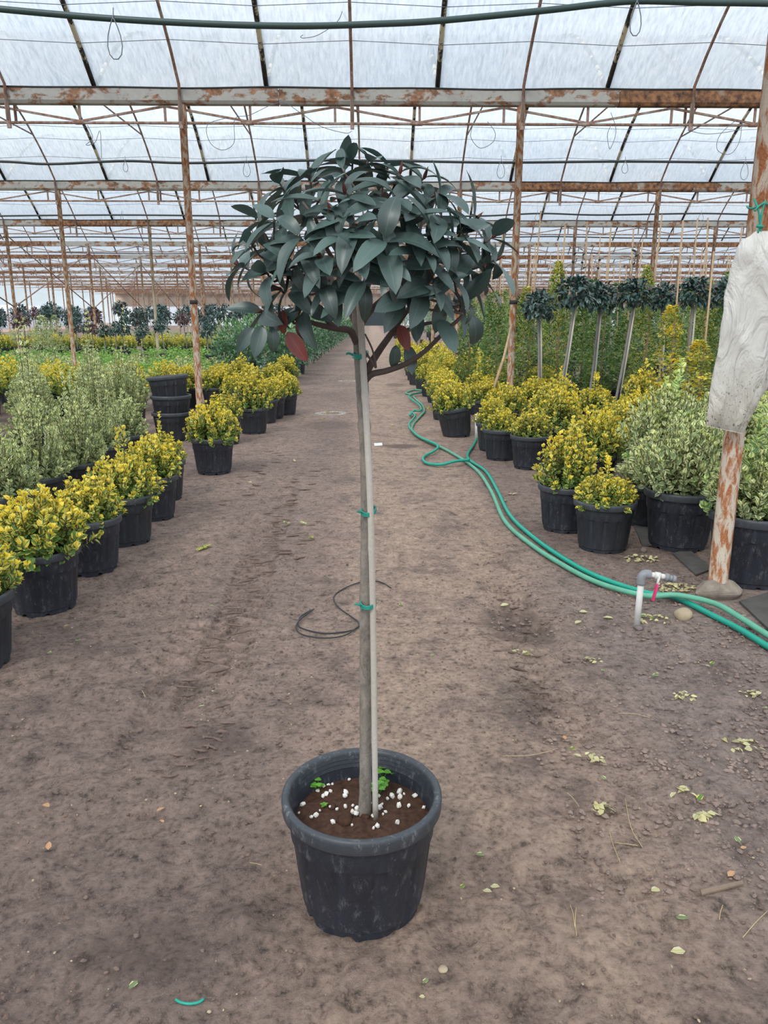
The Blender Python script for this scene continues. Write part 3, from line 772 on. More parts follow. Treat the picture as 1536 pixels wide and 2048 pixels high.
def potted(name, loc, fol, label, cat='shrub', group=None, ps=1.0, fs=1.0, tilt=(0, 0), rotz=None, far=False, dusty=False, fz=None, hz=1.0):
    rz_ = RND.uniform(0, 6.28) if rotz is None else rotz
    t = thing(name, label, cat, (loc[0], loc[1], (loc[2] if len(loc) > 2 else float(gh(loc[0], loc[1]))) - .003), (tilt[0], tilt[1], 0), group)
    if far:
        obj('pot', POT_FAR, t, scale=(ps, ps, ps))
    else:
        obj('pot', POT_D if dusty else POT, t, rot=(0, 0, rz_ * 1.7), scale=(ps, ps, ps)); obj('rim', RIM, t, scale=(ps, ps, ps))
        obj('soil', SOIL, t, rot=(0, 0, rz_), scale=(ps, ps, ps))
    fm, sm = fol if isinstance(fol, tuple) else (fol, None)
    z = (.30 if fz is None else fz) * ps
    obj('foliage', fm, t, loc=(0, 0, z), rot=(0, 0, rz_), scale=(fs, fs, fs * hz), kind='stuff')
    if sm is not None and not far: obj('stems', sm, t, loc=(0, 0, z), rot=(0, 0, rz_), scale=(fs, fs, fs * hz))
    return t
def base_at(px, py, r=.16):                     # pot centre from the front foot of the pot
    p = PZ(px, py); q = Vector((p.x, p.y)); q = q + q.normalized() * r
    return (q.x, q.y)
def rim_at(px, py, z=.35):                      # pot centre from the middle of its rim
    p = PZ(px, py, z); return (p.x, p.y)

# ================================================================== LEFT SIDE
GL = 'golden potted shrubs along the left edge of the path'
left = [  # px, py of the front foot, mesh, foliage scale, height, pot scale, label
    (-52, 1352, 3, .95, 1.0, 1.02, 'golden shrub in a black pot at the near end of the left path row'),
    (94, 1231, 1, 1.02, 1.0, 1.0, 'dense bright gold shrub in a matt black pot, second of the left path row'),
    (184, 1152, 0, .86, .92, 1.0, 'golden shrub with bare soil at the rim, third pot of the left row'),
    (256, 1092, 3, .92, 1.1, 1.0, 'loose golden green shrub in the fourth black pot of the left path row'),
    (308, 1042, 0, .92, 1.0, 1.0, 'golden shrub in the fifth black pot of the left row, soil showing at its edge'),
    (327, 1004, 2, .85, .9, 1.0, 'golden shrub with two thin upright shoots, before the stacked empty pots'),
    (429, 950, 1, 1.0, 1.12, 1.05, 'round golden dome shrub in a black pot at the foot of the rusty post'),
    (452, 892, 2, .90, .95, 1.0, 'golden shrub half hidden behind the round golden dome by the rusty post'),
    (508, 870, 4, 1.05, 1.0, 1.0, 'tall golden shrub in a black pot just past the round golden dome'),
    (530, 847, 5, .95, .9, 1.0, 'golden shrub in a black pot next beyond the tall golden one'),
    (546, 838, 0, .95, .9, 1.0, 'narrow seen golden shrub last but one before the laurels'),
    (571, 830, 1, .95, 1.1, 1.0, 'golden shrub in the last black pot of the row before the dark laurels'),
]
for px, py, m, fs, hz, ps, lab in left:
    potted('potted_golden_shrub', base_at(px, py), GOLD[m], lab, group=GL, ps=ps, fs=fs, hz=hz, dusty=RND.random() < .3)
# second golden row behind, running across at the first gutter line
gx = 'golden potted shrubs in the cross row at the first post line'
for i, x in enumerate(np.arange(-10.2, -2.0, .56)):
    for yy in (13.1, 13.75):
        x_ = x + RND.uniform(-.06, .06) + (.2 if yy > 13.5 else 0)
        if abs(x_ + 2.71) < .3 and yy < 13.4: continue
        potted('potted_golden_shrub', (x_, yy + RND.uniform(-.08, .08)), GOLD_S[RND.randrange(3)] if x < -4 else GOLD[RND.choice((0, 1, 5))],
               'golden shrub in the long row crossing behind the silver bushes', group=gx, fs=RND.uniform(.95, 1.12), far=x < -4)
potted('potted_golden_shrub', rim_at(430, 775), GOLD[1], 'golden shrub in a wide black pot set back between post and path row', ps=1.1, fs=1.1)
potted('potted_golden_shrub', rim_at(572, 752), GOLD[5], 'golden shrub standing back against the first dark laurel', fs=1.1)
potted('potted_golden_shrub', rim_at(535, 765), GOLD[0], 'golden shrub at the foot of the slim rusty post before the laurels', fs=1.05)
potted('potted_golden_shrub', rim_at(480, 768), GOLD[4], 'golden shrub set back behind the tall golden one', fs=1.05)
# silver spindle bushes
for px, py, m, fs, hz, lab in [
    (8, 985, 3, 1.0, 1.0, 'cream and grey-green spindle bush in a black pot behind the second golden shrub'),
    (72, 950, 1, .95, 1.12, 'cream edged spindle bush with a few orange leaves and soil showing at the pot rim'),
    (152, 922, 2, .88, 1.05, 'tallest cream edged spindle bush, thin spire rising before the rusty posts'),
    (208, 890, 1, .85, .92, 'cream edged spindle bush in a pot left of the fifth golden shrub'),
    (252, 868, 3, .95, .95, 'cream edged spindle bush nearest to the stacked empty pots'),
]:
    potted('potted_silver_spindle', rim_at(px, py), SILV[m], lab, group='cream edged spindle bushes behind the golden row', fs=fs, hz=hz, ps=1.0)
gs = 'cream edged spindle bushes massed on the left'
spots = [(-5.05, 7.0), (-4.35, 7.6), (-4.7, 8.7), (-3.75, 8.55), (-5.4, 8.1), (-3.3, 9.3), (-4.2, 9.7), (-5.2, 10.0), (-6.1, 9.3), (-6.3, 10.6), (-3.85, 10.7), (-4.9, 11.2), (-5.9, 11.7), (-7.0, 11.4), (-3.3, 10.3), (-4.1, 6.6), (-7.3, 10.0), (-6.9, 8.7), (-4.6, 7.3), (-5.7, 7.3), (-6.2, 8.0), (-7.9, 11.2), (-8.3, 10.2), (-6.4, 12.1), (-7.6, 12.2), (-5.2, 12.2), (-4.2, 11.9), (-8.6, 12.0), (-3.55, 11.5), (-5.6, 9.2), (-4.55, 10.4), (-5.6, 10.6), (-6.6, 11.0)]
for i, (x, y) in enumerate(spots):
    potted('potted_silver_spindle', (x, y), SILV[i % 4], 'cream edged spindle bush in the dense block behind the front pots', group=gs, fs=RND.uniform(.95, 1.15), hz=RND.uniform(.8, 1.1))
# stacked empty pots
pa = rim_at(344, 825, .36)
for i, (z, tl, lab) in enumerate(((0.0, (0, 0), 'lowest empty black pot of the stack beside the rusty post'), (.215, (0, 0), 'middle empty black pot of the stack beside the rusty post'),
                                  (.46, (R(-3), R(4)), 'topmost empty black pot, tilted, on the stack beside the rusty post'))):
    t = thing('empty_pot', lab, 'pot', (pa[0], pa[1], float(gh(*pa)) + z), (tl[0], tl[1], i * 1.1), scale=(1.2, 1.2, 1.05))
    obj('pot_wall', POT, t); obj('rim', RIM, t)
    obj('pot_bottom', MB().lathe([(.0005, .03), (.165, .03), (.166, .04)], 32).mesh('pot_bottom', M['pot']), t)

# rows far away on the left ------------------------------------------------
def row(fn, xs, y, jx=.1, jy=.1):
    for x in xs: fn(x + RND.uniform(-jx, jx), y + RND.uniform(-jy, jy))
def carpet(x, y):
    m = RND.choice((0, 0, 1, 2) if y < 27 else (0, 1, 1))
    t = thing('low_green_shrub', 'low fresh green shrub in the bed beyond the golden cross row' if m < 2 else 'low pale variegated shrub in the green bed beyond the golden cross row', 'shrub', (x, y, 0), (0, 0, RND.uniform(0, 6)), 'low shrubs of the green bed' if m < 2 else 'pale low shrubs of the green bed')
    obj('foliage', CARP[m], t, loc=(0, 0, .02), scale=[RND.uniform(.92, 1.2)] * 3, kind='stuff')
    obj('stem', STEM_S, t)
STEM_S = MB().tube([(0, 0, 0), (0, 0, .2)], .012, 5).mesh('short_stem', M['twig'])
for y in np.arange(16.5, 30, 1.15):
    row(carpet, np.arange(-.50 * y - 1.0, (-3.1 if y < 17.3 else (-4.0 if y < 26 else -3.0)), .85), y, .2, .25)
def far_gold(x, y):
    potted('potted_golden_shrub', (x, y, 0), GOLD_S[RND.randrange(3)], 'small golden shrub in the far yellow line before the standard trees', group='far golden line on the left', fs=RND.uniform(.9, 1.1), far=True)
row(far_gold, np.arange(-18, -3.4, .62), 31.3); row(far_gold, np.arange(-18.4, -3.4, .62), 32.0)
def far_silver(x, y):
    potted('potted_silver_spindle', (x, y, 0), SILV_S[RND.randrange(2)], 'pale bush behind the far golden line', group='pale bushes behind the far golden line', fs=RND.uniform(.9, 1.2), far=True)
row(far_silver, np.arange(-20, -3.5, .8), 34.2, .2, .2); row(far_silver, np.arange(-21, -3.5, .9), 36.4, .2, .3); row(far_silver, np.arange(-25, -3.5, 1.0), 44.5, .2, .4)
def standard(name, x, y, stem, fm, fs, label, group, cat='tree', lean=0.0, far=True, stake=False):
    t = thing(name, label, cat, (x, y, 0), (0, 0, RND.uniform(0, 6)), group)
    obj('pot', POT_FAR, t)
    top = Vector((lean, lean * .5, stem))
    obj('trunk', MB().tube(spline([(0, 0, .28), (lean * .35, .01, stem * .55), top], 4), .017, 6).mesh('standard_trunk', M['stem_far']), t)
    if stake: obj('stake', MB().tube([(.03, .03, .28), (.03, .03, stem + 1.1)], .011, 5).mesh('stake', M['cane']), t)
    obj('crown', fm, t, loc=top + Vector((0, 0, .16 * fs)), scale=(fs, fs, fs), kind='stuff')
    return t
for i, x in enumerate(np.arange(-16.5, -2.6, .52)):
    r_ = RND.random(); m = 2 if r_ < .25 else (1 if r_ < .5 else 0)
    standard('standard_tree', x + RND.uniform(-.3, .3), 26.5 + RND.uniform(-1.5, 3.5), RND.uniform(.85, 1.25), BALL_S[m], RND.uniform(.8, 1.15),
             'small ball headed standard with a purplish crown in the left bed' if m == 2 else 'small dark green ball headed standard in the left bed',
             'purplish standards in the left bed' if m == 2 else 'dark green standards in the left bed', lean=RND.uniform(-.1, .1))
for i, x in enumerate(np.arange(-24, -3.2, .58)):
    r_ = RND.random(); m = 2 if r_ < .15 else (1 if r_ < .4 else 0)
    standard('standard_tree', x + RND.uniform(-.3, .3), 40 + RND.uniform(-2, 3), RND.uniform(1.05, 1.5), BALL_S[m], RND.uniform(1.3, 1.8),
             'tall purplish standard tree in the long row behind the pale bushes' if m == 2 else 'tall dark standard tree in the long row behind the pale bushes',
             'tall purplish standards far left' if m == 2 else 'tall dark standards far left', lean=RND.uniform(-.1, .1))
for i, x in enumerate(np.arange(-34, -3.5, .85)):
    standard('standard_tree', x + RND.uniform(-.5, .5), 52 + RND.uniform(-3, 5), RND.uniform(1.2, 1.7), BALL_S[RND.randrange(2)], RND.uniform(1.3, 1.9),
             'far dark standard tree in the last row before the open side', 'last dark standards far left', lean=0)
for x, y in ((-9.3, 17.6), (-7.6, 17.9), (-12.4, 30.0), (-11.2, 28.5)):
    potted('potted_cone_shrub', (x, y, 0), CONE_S, 'pale slender cone shrub standing out of the green bed', group='pale cone shrubs in the green bed', fs=1.1, far=True)
# laurels along the path
i = 0
for y in np.arange(17.9, 62, 1.25):
    for dx in (0, -1.15):
        if dx < -1.5 or (dx < -.5 and y > 25): continue
        x = -2.15 + (y - 18) * .008 + dx + RND.uniform(-.1, .1)
        first = y < 18.2 and dx == 0
        t = thing('laurel_shrub', 'first glossy dark laurel shrub of the hedge, beside the last golden pot' if first else ('glossy dark laurel shrub in the hedge along the left of the path' if dx > -.5 else 'dark laurel shrub deeper inside the laurel hedge'), 'shrub',
                  (x, y + RND.uniform(-.1, .1), 0), (0, 0, RND.uniform(0, 6)), None if first else ('laurel hedge front shrubs' if dx > -.5 else 'laurel hedge inner shrubs'))
        if y < 22: obj('pot', POT_FAR, t)
        sc = RND.uniform(.85, 1.1)
        obj('foliage', LAUR[i % 2] if y < 32 else LAUR_S[0], t, loc=(0, 0, .2), scale=(sc * .88, sc * .88, sc * 1.05), kind='stuff'); i += 1
        obj('stem', MB().tube([(0, 0, .05), (.02, 0, .7)], .02, 5).mesh('laurel_stem', M['twig']), t)

# ================================================================== RIGHT SIDE
for px, py, m, fs, hz, ps, tilt, lab in [
    (1203, 1106, 3, .80, .85, 1.0, (0, 0), 'low golden green shrub in the big black pot nearest the silver bushes, soil showing'),
    (1128, 1066, 4, .95, 1.0, 1.0, (0, 0), 'bushy golden shrub in the black pot behind the low golden green one'),
    (1058, 941, 2, .86, .95, 1.0, (0, 0), 'golden shrub in a black pot, rightmost of three pots by the hose fork'),
    (1001, 923, 0, .78, .9, .98, (0, 0), 'golden shrub in the middle of three pots by the hose fork'),
    (984, 905, 5, .90, .9, .95, (0, 0), 'golden shrub in the pot beside the white riser pipe at the hose fork'),
    (914, 876, 1, 1.02, 1.1, 1.12, (R(2), R(-9)), 'golden shrub in a black pot leaning over beside the hose'),
    (888, 842, 0, 1.0, 1.0, 1.0, (0, 0), 'golden shrub right behind the leaning pot on the right of the path'),
]:
    potted('potted_golden_shrub', base_at(px, py), GOLD[m], lab, group='golden potted shrubs along the right edge of the path', ps=ps, fs=fs, hz=hz, tilt=tilt, dusty=RND.random() < .4)
gr2 = 'golden potted shrubs deeper in the right block'
pts2 = [(x_ + (.24 if y_ >= 12 else 0), y_) for x_, y_ in [(1.05, 12.85), (1.0, 13.6), (.98, 14.5), (.95, 15.6), (.92, 16.8), (.9, 18.2), (.9, 19.6), (.9, 21.2), (.9, 23), (.9, 25), (.9, 27), (.9, 29.5),
        (1.65, 10.4), (1.72, 11.5), (1.5, 12.9), (1.6, 14), (1.55, 15.2), (1.5, 16.5), (1.5, 18), (1.5, 19.5), (1.5, 21.4), (1.5, 24), (2.35, 9.6), (2.3, 10.7), (2.42, 10.9), (2.02, 13.4), (2.02, 14.9), (2.02, 16.4), (2.02, 18),
        (2.15, 8.75), (2.75, 8.5), (3.2, 9.2), (2.35, 7.8), (3.0, 10.3), (3.6, 9.9), (2.62, 7.15), (2.1, 7.0)]]
for i, (x, y) in enumerate(pts2):
    edge = x < 1.45
    potted('potted_golden_shrub', (x, y), GOLD[i % 6] if y < 17 else GOLD_S[i % 3],
           'golden shrub at the path side of the right block beyond the leaning pot' if edge else 'golden shrub inside the right block of golden shrubs',
           group='golden shrubs at the path side of the right block' if edge else gr2, fs=RND.uniform(.95, 1.15), hz=RND.uniform(.9, 1.15), far=y > 17)
# big silver bushes in wide pots
def bush(loc, m, fs, hz, lab, ps=1.25, lime=None, grp=None):
    t = potted('potted_silver_bush', loc, BUSH[m], lab, group=grp, ps=ps, fs=fs, hz=hz, dusty=True)
    if lime is not None:
        obj('young_shoots', LIMET[lime][0], t, loc=(.02, .06, .30 * ps), rot=(0, 0, RND.uniform(0, 6)), scale=(fs * 1.1, fs * 1.1, fs * .92), kind='stuff')
    return t
bush(base_at(1352, 1104, .2), 0, .98, 1.05, 'rounded grey and cream spindle bush in a wide black pot left of the bag post', 1.18)
bush(base_at(1490, 1200, .38), 2, .90, 1.0, 'cream edged spindle bush in the widest black pot behind the bag post', 1.24, 0)
bush((2.55, 6.35), 1, .98, 1.12, 'tall cream edged spindle bush with lime young shoots behind the rounded one', 1.2, 1)
bush((3.15, 5.55), 1, .95, 1.05, 'cream edged spindle bush with lime shoots hidden partly by the hanging bag', 1.2, 0)
bush((3.05, 6.75), 0, .95, 1.15, 'cream edged spindle bush in the second row behind the rounded one', 1.15, 0)
bush((3.75, 6.3), 2, 1.1, 1.2, 'dark cream edged spindle bush at the back behind the hanging bag', 1.15, 1)
bush((3.3, 4.75), 0, .9, 1.0, 'cream edged spindle bush beside the widest pot, past the bag post', 1.2, 1)
bush((3.55, 7.5), 1, .95, 1.1, 'cream edged spindle bush farthest back before the green columns', 1.1, 1)
bush((4.3, 7.2), 0, .95, 1.1, 'cream edged spindle bush beyond the bag, at the edge of the columns', 1.1, 0)
bush((2.25, 5.98), 2, .72, .9, 'small grey cream spindle bush between golden shrub and rounded bush', .95)
# tall columns with canes, ball standards
CANE = MB().tube([(0, 0, 0), (.01, 0, 1.5), (.0, .01, 3.0)], .0125, 6).mesh('cane', M['cane'])
def colm(x, y, m, fs, hz, label, group=None, cane=1.0, far=False):
    t = potted('potted_column_shrub', (x, y), (COLM_S[m % 2] if far else COLM[m]), label, group=group, fs=fs, hz=hz, far=True)
    if cane: obj('cane', CANE, t, loc=(.05, 0, .25), rot=(RND.uniform(-.03, .03), RND.uniform(-.05, .05), 0), scale=(1, 1, cane))
for px, py, Y, m, hz, cane, lab in [
    (935, 600, 14.1, 0, 1.0, .8, 'slim green column shrub at the path end of the columns'),
    (990, 585, 13.2, 0, 1.0, .95, 'slim green column just left of the post with the leaning cane'),
    (1053, 575, 13.3, 2, .95, 1.0, 'green column with golden tip beside the first ball headed tree'),
    (1118, 525, 12.8, 2, 1.18, .9, 'tallest green column with a golden spire and cane'),
    (1205, 600, 13.0, 3, 1.0, .9, 'dark green column between two ball headed trees'),
    (1165, 610, 13.6, 3, 1.0, .95, 'dark green column behind the leaning ball tree stems'),
    (1295, 535, 12.7, 2, 1.12, .95, 'broad gold and green column right of the third ball headed tree'),
    (1250, 640, 13.2, 0, .95, .9, 'short green column in front of the columns row'),
    (1345, 612, 10.6, 1, .95, .85, 'bright golden tipped column in front of the ball trees'),
    (1418, 560, 12.9, 2, 1.08, .95, 'gold and green column beside the hanging bag'),
    (1400, 680, 9.8, 1, .8, .7, 'short golden column before the last ball headed tree'),
    (1460, 545, 12.9, 0, 1.1, .9, 'tall green column partly behind the hanging bag')]:
    p = PY(px, py, Y); top = p.z
    hh = (1.75, 1.55, 1.95, 1.35)[m]
    colm(p.x, Y, m, 1.0, (top - .30) / hh, lab, None, cane)
gc = 'column shrubs massed behind on the right'
for y in np.arange(14.6, 27, 1.6):
    for x in np.arange(2.85 + (y - 13) * .02, .50 * y + 1.85, .95):
        colm(x + RND.uniform(-.2, .2), y + RND.uniform(-.25, .25), RND.randrange(4), 1.0, RND.uniform(.85, 1.15), 'green and gold column shrub in the crowd behind the ball headed trees', gc, RND.choice((.75, .8, .9, 1.0)), far=True)
def ball_tree(px, py, Y, fs, foot, lab, m, sprig=0):
    c = PY(px, py, Y); f = PY(foot[0], foot[1], Y)
    t = thing('ball_headed_tree', lab, 'tree', (f.x, Y, 0), (0, 0, 0))
    obj('pot', POT_FAR, t)
    dx = c.x - f.x; top = Vector((dx, 0, c.z - .17 * fs)); b = Vector((0, 0, .28)); b.x = -dx * .2
    obj('trunk', MB().tube(spline([b, b.lerp(top, .5) + Vector((.015, .01, 0)), top], 5), .021, 8).mesh('ball_trunk', M['stem_far']), t)
    obj('stake', MB().tube([b + Vector((.05, -.03, 0)), top + Vector((.03, -.03, .1))], .012, 6).mesh('ball_stake', M['bamboo']), t)
    obj('crown', BALL[m], t, loc=(dx, 0, c.z), rot=(0, 0, RND.uniform(0, 6)), scale=(fs, fs, fs), kind='stuff')
    if sprig:
        r = np.random.RandomState(int(px)); P = []; D = []
        tw = MB()
        for s_ in range(sprig):
            a = Vector((dx + (s_ - .5) * .14, 0, c.z + .2)); e = a + Vector((r.uniform(-.03, .06), 0, r.uniform(.3, .42)))
            tw.tube([a, e], .004, 4)
            for j in range(8):
                q = a.lerp(e, .35 + .65 * j / 7); ph = j * 2.2
                P.append(tuple(q)); D.append((math.cos(ph), math.sin(ph), .7))
        P = np.array(P); D = np.array(D); n = len(P)
        obj('sprig_leaves', cloud('sprig_leaves', P, D, np.tile([0, 0, 1.0], (n, 1)) + .2 * r.randn(n, 3), np.full(n, .085), np.full(n, .02), r.rand(n, 3), M['photinia'], .2, .2), t, kind='stuff')
        obj('sprig_twigs', tw.mesh('sprig_twigs', M['bark_up']), t)
ball_tree(1078, 614, 12.0, 1.0, (1076, 780), 'round ball headed tree with a straight pale stem, nearest to the path', 0)
ball_tree(1150, 588, 11.4, 1.05, (1120, 780), 'ball headed tree with leaning stem and long sprigs on top', 1, 2)
ball_tree(1200, 598, 12.0, 1.0, (1180, 785), 'ball headed tree with loose crown beside the sprigged one', 2, 1)
ball_tree(1268, 590, 11.3, .95, (1235, 780), 'ball headed tree half hidden by a gold and green column', 1, 1)
ball_tree(1326, 596, 12.1, .9, (1315, 795), 'ball headed tree with a crooked stem behind the bright golden tip', 0)
ball_tree(1388, 588, 11.1, .95, (1366, 800), 'full glossy ball headed tree with leaning stem nearest the bag', 1)
ball_tree(1452, 590, 11.6, .95, (1440, 800), 'ball headed tree mostly hidden behind the hanging bag', 2)
# olives and small standards further along on the right of the path
for i, (x, y, st_) in enumerate(((1.9, 24, 1.15), (1.5, 27, 1.1), (2.6, 25, 1.3), (1.4, 32, 1.3), (2.3, 33, 1.2), (3.3, 30, 1.3), (1.5, 38, 1.4), (2.5, 40, 1.4), (1.6, 46, 1.5), (3.4, 44, 1.5), (1.7, 54, 1.5), (1.8, 63, 1.5), (4.6, 36, 1.4), (6, 40, 1.4), (3.2, 56, 1.6), (5, 50, 1.5), (7.5, 46, 1.5))):
    standard('olive_standard', x, y, st_, OLIV, RND.uniform(1.0, 1.35), 'grey-green weeping standard far along the right of the path', 'grey-green standards right of the path')
for y in np.arange(30, 66, 2.6):
    for x in np.arange(4.5, .5 * y, 2.0):
        colm(x + RND.uniform(-.5, .5), y + RND.uniform(-.8, .8), RND.randrange(4), 1.15, RND.uniform(.85, 1.1), 'far green column shrub at the back of the right block', 'far column shrubs on the right', 0, far=True)
# leaning cane on the right post
p0 = PY(988, 775, 11.3); p1 = PY(1022, 655, 12.1)
tag(obj('leaning_cane', MB().tube([p0, p0.lerp(p1, .5) + Vector((.02, 0, 0)), p1 + (p1 - p0) * .05], .022, 7).mesh('leaning_cane', M['cane'])), 'tan cane leaning against the rusty post among the golden shrubs', 'cane')

# ================================================================== HERO: potted standard photinia in the middle of the path
hx, hy = base_at(716, 1884, .158)
hx = PZ(721, 1884).x + .004
HZ = float(gh(hx, hy)) - .004
hero = thing('potted_photinia_standard', 'black potted standard tree with dark green dome crown, standing alone on the path', 'tree', (hx, hy, HZ))
def hp(px, py, dy=0.0):                          # photo pixel -> point in the tree's own plane (dy towards the back), local to the tree
    p = PY(px, py, hy + dy); return p - Vector((hx, hy, HZ))
obj('pot', POT_D, hero, rot=(0, 0, .25), scale=(1.0, 1.0, .965)); obj('rim', rim_mesh(M['rim_dusty'], 96), hero, scale=(1.0, 1.0, .965))
soil = obj('soil', soil_mesh(4, .262, .187, .010), hero)
hr = np.random.RandomState(9)
# perlite on the soil
def lump(seed, s, flat=.75):
    r = np.random.RandomState(seed); V = []; F = []; n = 7
    rings = [(-.8, .5), (0, 1), (.75, .6)]
    for z, rr in rings:
        for k in range(n):
            a = 2 * math.pi * k / n; q = rr * (.75 + .45 * r.rand()); V.append((s * q * math.cos(a), s * q * math.sin(a), s * flat * (z + .25 * r.randn() * .5)))
    V += [(0, 0, -s * flat), (0, 0, s * flat)]
    F = [(j * n + k, j * n + (k + 1) % n, (j + 1) * n + (k + 1) % n, (j + 1) * n + k) for j in range(2) for k in range(n)]
    F += [(21, (k + 1) % n, k) for k in range(n)] + [(22, 14 + k, 14 + (k + 1) % n) for k in range(n)]
    return V, F
PERL = [pym('perlite_bit', *lump(200 + i, .0045), M['perlite'], False) for i in range(4)]
perl_px = [(642, 1553), (655, 1556), (697, 1556), (622, 1572), (661, 1584), (652, 1590), (646, 1594), (692, 1588), (690, 1595), (660, 1617), (691, 1618), (706, 1616), (705, 1628), (640, 1624), (623, 1636), (632, 1633), (666, 1648), (704, 1655), (746, 1637), (766, 1633), (771, 1628), (764, 1613), (758, 1596), (799, 1585), (808, 1589), (836, 1588), (775, 1601), (798, 1614), (818, 1613), (850, 1614), (755, 1657), (747, 1661), (597, 1607), (641, 1568), (648, 1561), (712, 1632), (714, 1622), (740, 1612), (795, 1648), (674, 1623), (784, 1594), (800, 1596), (760, 1620), (590, 1625)]
for i, (a, b) in enumerate(perl_px):
    p = PZ(a, b, HZ + .268) - Vector((hx, hy, HZ)); q = math.hypot(p.x, p.y)
    if q > .178: p.x *= .175 / q; p.y *= .175 / q
    p.z = .263 + .010 * (1 - (q / .187) ** 2) + .004
    s_ = hr.uniform(.9, 2.3)
    obj('perlite_bit', PERL[i % 4], soil, loc=p, rot=(hr.rand() * 3, hr.rand() * 3, hr.rand() * 6), scale=(s_, s_ * hr.uniform(.7, 1.1), s_))
for a, b, s_ in ((690, 1640, .028), (664, 1612, .016), (730, 1632, .014)):
    p = PZ(a, b, HZ + .27) - Vector((hx, hy, HZ)); p.z = .268
    obj('soil_clod', pym('soil_clod', *lump(int(a), s_, .6), M['soil'], True), soil, loc=p)
# clover seedlings
def clover(px, py, s_, n=5):
    p = PZ(px, py, HZ + .285) - Vector((hx, hy, HZ)); p.z = .265
    r = np.random.RandomState(int(px + py)); P = []; D = []; tw = MB()
    for k in range(n):
        a = k * 2.4 + r.rand(); h_ = .018 + .014 * r.rand(); c = Vector((math.cos(a) * .012, math.sin(a) * .012, h_)) * s_
        tw.tube([(0, 0, 0), c], .0009, 4)
        for j in range(3):
            b_ = a + j * 2.094; P.append(tuple(c)); D.append((math.cos(b_), math.sin(b_), .15))
    m = len(P)
    o = obj('clover_seedling', cloud('clover', np.array(P), np.array(D), np.tile([0, 0, 1.0], (m, 1)), np.full(m, .011 * s_), np.full(m, .0062 * s_), r.rand(m, 3), M['weed'], .1, .1), hero, loc=p)
    obj('clover_stems', tw.mesh('clover_stems', M['weed']), o)
for a, b, s_ in ((630, 1545, 1.1), (635, 1570, 1.0), (766, 1548, 1.2), (764, 1568, 1.1), (757, 1580, 1.0), (742, 1574, .9), (648, 1604, .5), (787, 1545, .8)): clover(a, b, s_)
# trunk, stake, ties
tr_px = [(728, 1626), (730, 1600), (731, 1500), (731, 1300), (732, 1150), (733, 1000), (731, 900), (726, 810), (723, 745), (716, 680), (712, 620), (708, 540), (704, 450), (700, 380)]
tr_r = [.0185, .0165, .0160, .0155, .0150, .0145, .0145, .0145, .0160, .0115, .010, .009, .007, .004]
tp_ = [hp(a, b, .012) for a, b in tr_px]; tp_[0].z = .262
pts = spline(tp_, 6); rad = lerp_list(tr_r, len(pts))
rad = [q * (1 + .05 * math.sin(i * 2.3) + (.10 if i % 17 == 5 else 0)) for i, q in enumerate(rad)]
obj('trunk', MB().tube(pts, rad, 14).mesh('trunk', M['bark']), hero)
st_px = [(751, 1628), (747, 1300), (742, 1050), (735, 880), (727, 740), (719, 600), (716, 545)]
sp_ = [hp(a, b, -.014 - .010 * (i > 1)) for i, (a, b) in enumerate(st_px)]; sp_[0].z = .262
pts = spline(sp_, 10); nd = len(pts)
obj('stake', MB().tube(pts, [.0078 * (1.0 + (.16 if i in (18, 36, 50) else 0)) for i in range(nd)], 10).mesh('stake', M['bamboo']), hero)
def tie(px, py, w_, tail=None):
    c = hp(px, py, 0.0); mb = MB(); n = 18; ring = []
    for k in range(n + 1):
        a = 2 * math.pi * k / n; ring.append(c + Vector((w_ * math.cos(a), .030 * math.sin(a), .004 * math.sin(a + .5))))
    for dz in (-.0035, 0, .0035): mb.tube([q + Vector((0, 0, dz)) for q in ring], .0026, 5)
    if tail: mb.tube(spline([c + Vector((-w_, -.02, 0)), c + Vector((-w_ - .010, -.022, .004)), c + Vector((-w_ - tail, -.022, .002))], 4), .0028, 5)
    obj('plant_tie', mb.mesh('plant_tie', M['teal']), hero)
tie(737, 1021, .0175, .005); tie(736, 1205, .019, .014); tie(721, 709, .017, .016); tie(717, 570, .016)
